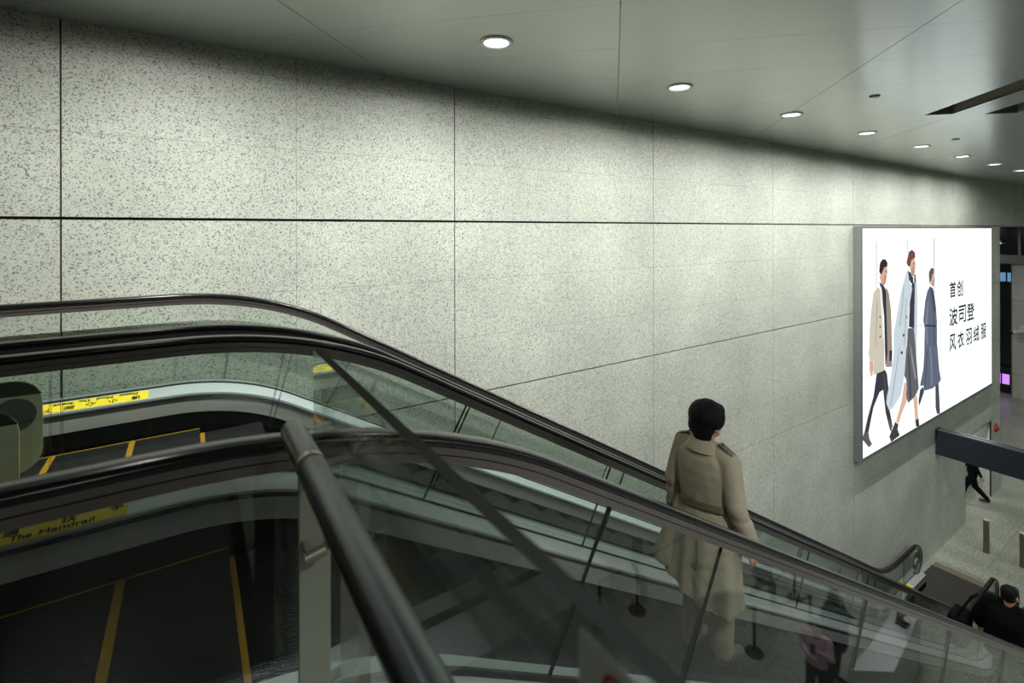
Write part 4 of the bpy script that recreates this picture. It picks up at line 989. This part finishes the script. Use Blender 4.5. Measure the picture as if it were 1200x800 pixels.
    def folds(c):
        a = math.atan2(c.y, c.x); low = max(0, 1.05 - c.z)
        r = .010 * noise.noise(Vector((c.x * 5, c.y * 5, c.z * 3))) + .004 * noise.noise(c * 16)
        if coat in ('trench', 'long'): r += low * .020 * sin(a * 9 + 1.2 * noise.noise(Vector((a, 0, c.z * 1.5)))) * (abs(c.y) < .4)
        if coat == 'trench': r += .0035 * max(0, 1 - abs(c.z - 1.06) / .12) * sin(a * 11 + 2) - .006 * max(0, 1 - abs(c.z - 1.055) / .03)
        return r
    ct = remesh(bm, .0085 if trench else vox, 5, folds)
    co = rm_obj('coat', ct, M[cm], t)
    if trench:
        # belt, back yoke, collar, epaulettes, cuff straps, vent
        bm = NB(); R = []; N = 64
        for k in range(N):
            a = 2 * pi * k / N; rx, ry = .141, .194; dz = -.010 * sin(a * 3 + .5) - .03 * (sin(a))
            R.append([bm.verts.new((rx * e * math.copysign(abs(cos(a)) ** .87, cos(a)), ry * e * math.copysign(abs(sin(a)) ** .87, sin(a)), 1.06 + dz + h)) for e, h in ((.985, -.020), (1.03, -.021), (1.03, .021), (.985, .020))])
        for k in range(N):
            for q in range(4): bm.faces.new((R[k][q], R[k][(q + 1) % 4], R[(k + 1) % N][(q + 1) % 4], R[(k + 1) % N][q]))
        obj('belt', bm, M['trenchdark'], co, local=True, smooth=True, sharp=40)
        bm = NB(); N = 48; R = []
        prof = [(.070, .084, 1.405), (.062, .074, 1.462), (.066, .080, 1.476), (.076, .092, 1.470), (.112, .138, 1.405), (.106, .132, 1.396), (.074, .090, 1.452)]
        for k in range(N):
            a = radians(28) + radians(304) * k / (N - 1)
            R.append([bm.verts.new((-.012 + rx * cos(a), ry * sin(a), z - .035 * max(0, cos(a)))) for rx, ry, z in prof])
        for r0, r1 in zip(R, R[1:]):
            for q in range(len(prof)): bm.faces.new((r0[q], r0[(q + 1) % len(prof)], r1[(q + 1) % len(prof)], r1[q]))
        bm.faces.new(R[0]); bm.faces.new(R[-1][::-1])
        obj('collar', bm, M[cm], co, local=True, smooth=True, sharp=55)
        for sg in (1, -1):
            bm = NB(); box(bm, -.022, .022, -.052, .058, -.004, .004, 0, .002)
            bmesh.ops.transform(bm, matrix=Matrix.Translation((-.004, sg * .168, 1.447)) @ Matrix.Rotation(-sg * radians(24), 4, 'X'), verts=bm.verts[:])
            obj('epaulette', bm, M['trenchdark'], co, local=True)
            bm = NB(); lathe(bm, [(.008, 0), (.008, .004), (.004, .006)], (-.004, sg * .135, 1.464), 12); obj('button', bm, M['ink'], co, local=True)
        for s in 'LR':
            e, w = V['el' + s], V['wr' + s]; d = (w - e).normalized(); c = e + (w - e) * .80
            bm = NB(); tube(bm, [c - d * .014, c + d * .014], .0635, 24); obj('cuff_strap', bm, M['trenchdark'], co, local=True, smooth=True, sharp=40)
        bm = NB()
        for zz, ln in ((1.24, .1),): pass
        for k in range(3):
            for sg in (1, -1): lathe(bm, [(.011, 0), (.011, .004), (.005, .006)], (0, 0, 0), 12)
        bm.free()
        for z in (1.2, .96):
            for sg in (1, -1):
                bm = NB(); ellipsoid(bm, (.148 if z > 1 else .152, sg * .06, z), (.005, .011, .011), None, 12, 8); obj('button', bm, M['trenchdark'], co, local=True, smooth=True)
        bm = NB(); ellipsoid(bm, hp(-.004, -.098, -.046), (.007, .005, .011), None, 10, 8); ear = obj('earring', bm, M['pearl'], t, local=True, smooth=True)
    # hair or headwear
    bm = NB()
    if hair == 'bob':
        ellipsoid(bm, hp(-.014, 0, .036), (.120, .117, .112), rot); ellipsoid(bm, hp(-.052, .004, -.022), (.080, .097, .086), rot); ellipsoid(bm, hp(-.054, -.004, -.078), (.056, .072, .054), rot)
        ellipsoid(bm, hp(.055, 0, .078), (.055, .078, .040), rot)
    elif hair == 'hood':
        ellipsoid(bm, hp(-.03, 0, .01), (.115, .118, .135), rot); ellipsoid(bm, hp(-.05, 0, -.11), (.10, .12, .07), rot)
    elif hair == 'cap':
        ellipsoid(bm, hp(-.006, 0, .052), (.108, .092, .078), rot); ellipsoid(bm, hp(.095, 0, .040), (.065, .070, .010), rot)
    else:
        ellipsoid(bm, hp(-.014, 0, .044), (.102, .089, .094), rot); ellipsoid(bm, hp(-.045, 0, -.010), (.066, .080, .072), rot)
    hr = remesh(bm, .007 if trench else vox * .7, 3, (lambda c: .0035 * noise.noise(Vector((c.x * 45, c.y * 45, c.z * 8)))) if hair in ('bob', 'short') else None)
    rm_obj({'hood': 'hood', 'cap': 'cap'}.get(hair, 'hair'), hr, M[hm], t)
    return t

def step_under(info, x):
    best = [z for (nx, z) in info if nx - .40 <= x <= nx + .0]
    return min(best) if best else None
def on_step(info, x):
    c = [(nx, z) for nx, z in info if nx > x + .08]
    return c[0][1]

# the rider in the trench coat
mx = 2.89
mz = on_step(INFO_B, mx)
human((mx, 2.03, mz), radians(-4), 'person in a belted beige trench coat, seen from behind, with short black hair', trench=True, coat='trench', cm='trench', tm='slacks', sm='tanshoe', hair='bob', scale=.995, vox=.010, headyaw=radians(-8), curl=.35,
      J=dict(elL=(-.06, .235, 1.12), wrL=(-.02, .245, .885), elR=(-.02, -.245, 1.115), wrR=(.07, -.275, .850), knL=(.02, .095, .48), anL=(-.03, .10, .085), knR=(.05, -.095, .49), anR=(.03, -.10, .085)))
# rider near the bottom
x2 = 9.78
human((x2, 1.95, on_step(INFO_B, x2)), radians(-8), 'person in a bulky black coat near the foot of the nearer escalator', coat='puffer', scale=1.02, J=dict(elL=(-.05, .30, 1.13), wrL=(.06, .34, .93), elR=(-.02, -.29, 1.12), wrR=(.12, -.28, .92)))
def shoulder_bag():
    z0 = on_step(INFO_B, x2)
    t = thing('shoulder_bag', (x2 - .05, 2.47, z0 + .62), 'large black bag hanging at the left side of the person in the bulky coat', 'bag')
    bm = NB(); box(bm, -.20, .20, -.11, .11, 0, .44, 0, .05); obj('bag_body', bm, M['blackcloth'], t, local=True, smooth=True, sharp=60)
    bm = NB(); tube(bm, [(-.16, 0, .42), (-.10, -.10, .68), (0, -.20, .83), (.10, -.10, .68), (.16, 0, .42)], .014, 10); obj('strap', bm, M['blackcloth'], t, local=True, smooth=True)
    return t
shoulder_bag()
# walker by the doorway
human((19.75, 4.72, LF), radians(118), 'person in black striding through the stone doorway, half hidden by the fascia beam', coat='jacket',
      J=dict(knL=(.20, .09, .50), anL=(.30, .10, .10), knR=(-.08, -.09, .47), anR=(-.36, -.10, .13), wrL=(-.14, .24, .90), wrR=(.20, -.24, .95)))
# people on the concourse, mirrored in the glass
human((10.45, -3.25, LF), radians(20), 'person in dark clothes walking, mirrored in the glass right of the trench coat', coat='long', cm='navy',
      J=dict(knL=(.16, .09, .50), anL=(.20, .10, .09), knR=(.02, -.09, .48), anR=(-.26, -.10, .15), wrL=(-.10, .25, .90), wrR=(.18, -.25, .93)))
ph = human((8.95, -1.45, LF), radians(170), 'person in a pale pink top raising a phone, mirrored low in the glass', coat='jacket', cm='pink', tm='blackcloth', curl=.75, scale=.95,
      J=dict(elR=(.06, -.24, 1.14), wrR=(.27, -.10, 1.30), elL=(.05, .23, 1.13), wrL=(.22, .06, 1.12), head=(.045, 0, 1.565)), palmR=(-.6, .8, 0), thR=(0, 0.3, 1), palmL=(-.4, -.9, 0), thL=(0, 0, 1))
def phone(loc, rz, lab):
    t = thing('mobile_phone', loc, lab, 'phone', None, rz)
    bm = NB(); box(bm, -.005, .005, -.038, .038, -.075, .075, 0, .003); obj('case', bm, M['black'], t, local=True)
    bm = NB(); box(bm, -.0062, -.0052, -.034, .034, -.068, .068); obj('screen', bm, M['window'], t, local=True)
phone((8.95 - .36, -1.45 + .10, LF + 1.33), radians(170), 'phone in the raised hand of the person in pink')
human((9.80, -1.55, LF), radians(85), 'person in a black hooded coat looking at a phone, mirrored beside the white counter', coat='puffer', hair='hood', hm='blackcloth', curl=.75,
      J=dict(elR=(.08, -.25, 1.13), wrR=(.27, -.08, 1.26), elL=(.04, .25, 1.12), wrL=(.20, .12, 1.05), head=(.04, 0, 1.56)), palmR=(-.6, .8, 0), thR=(0, .3, 1))
phone((9.80, -1.17, LF + 1.30), radians(85), 'phone held by the person in the black hooded coat')

# ------------------------------------------------------------------ world, camera, view
w = bpy.data.worlds.new('World'); S.world = w; w.use_nodes = True
bg = w.node_tree.nodes['Background']; bg.inputs[0].default_value = (.55, .6, .62, 1); bg.inputs[1].default_value = .05

cam = bpy.data.cameras.new('Camera'); co = bpy.data.objects.new('Camera', cam); COL.objects.link(co); S.camera = co
cam.sensor_width = 36; cam.lens = 572.95 / 1200 * 36; cam.shift_y = -(400 - 268.91) / 1200; cam.clip_start = .02; cam.clip_end = 200
yaw, roll = 0.9895, 0.0019
co.matrix_world = Matrix.Rotation(yaw - pi / 2, 4, 'Z') @ Matrix.Rotation(pi / 2, 4, 'X') @ Matrix.Rotation(-roll, 4, 'Z')
cam.dof.use_dof = True; cam.dof.focus_distance = 3.6; cam.dof.aperture_fstop = 3.2

for o in S.objects:
    if o.parent is None: o.location.z += H

S.view_settings.view_transform = 'Standard'; S.view_settings.look = 'None'; S.view_settings.gamma = 1; S.view_settings.use_curve_mapping = False
S.view_settings.exposure = 0.0
c = S.cycles
c.transparent_max_bounces = 40; c.max_bounces = 12; c.glossy_bounces = 6; c.diffuse_bounces = 4; c.sample_clamp_indirect = 6; c.use_denoising = True
c.caustics_reflective = False; c.caustics_refractive = False
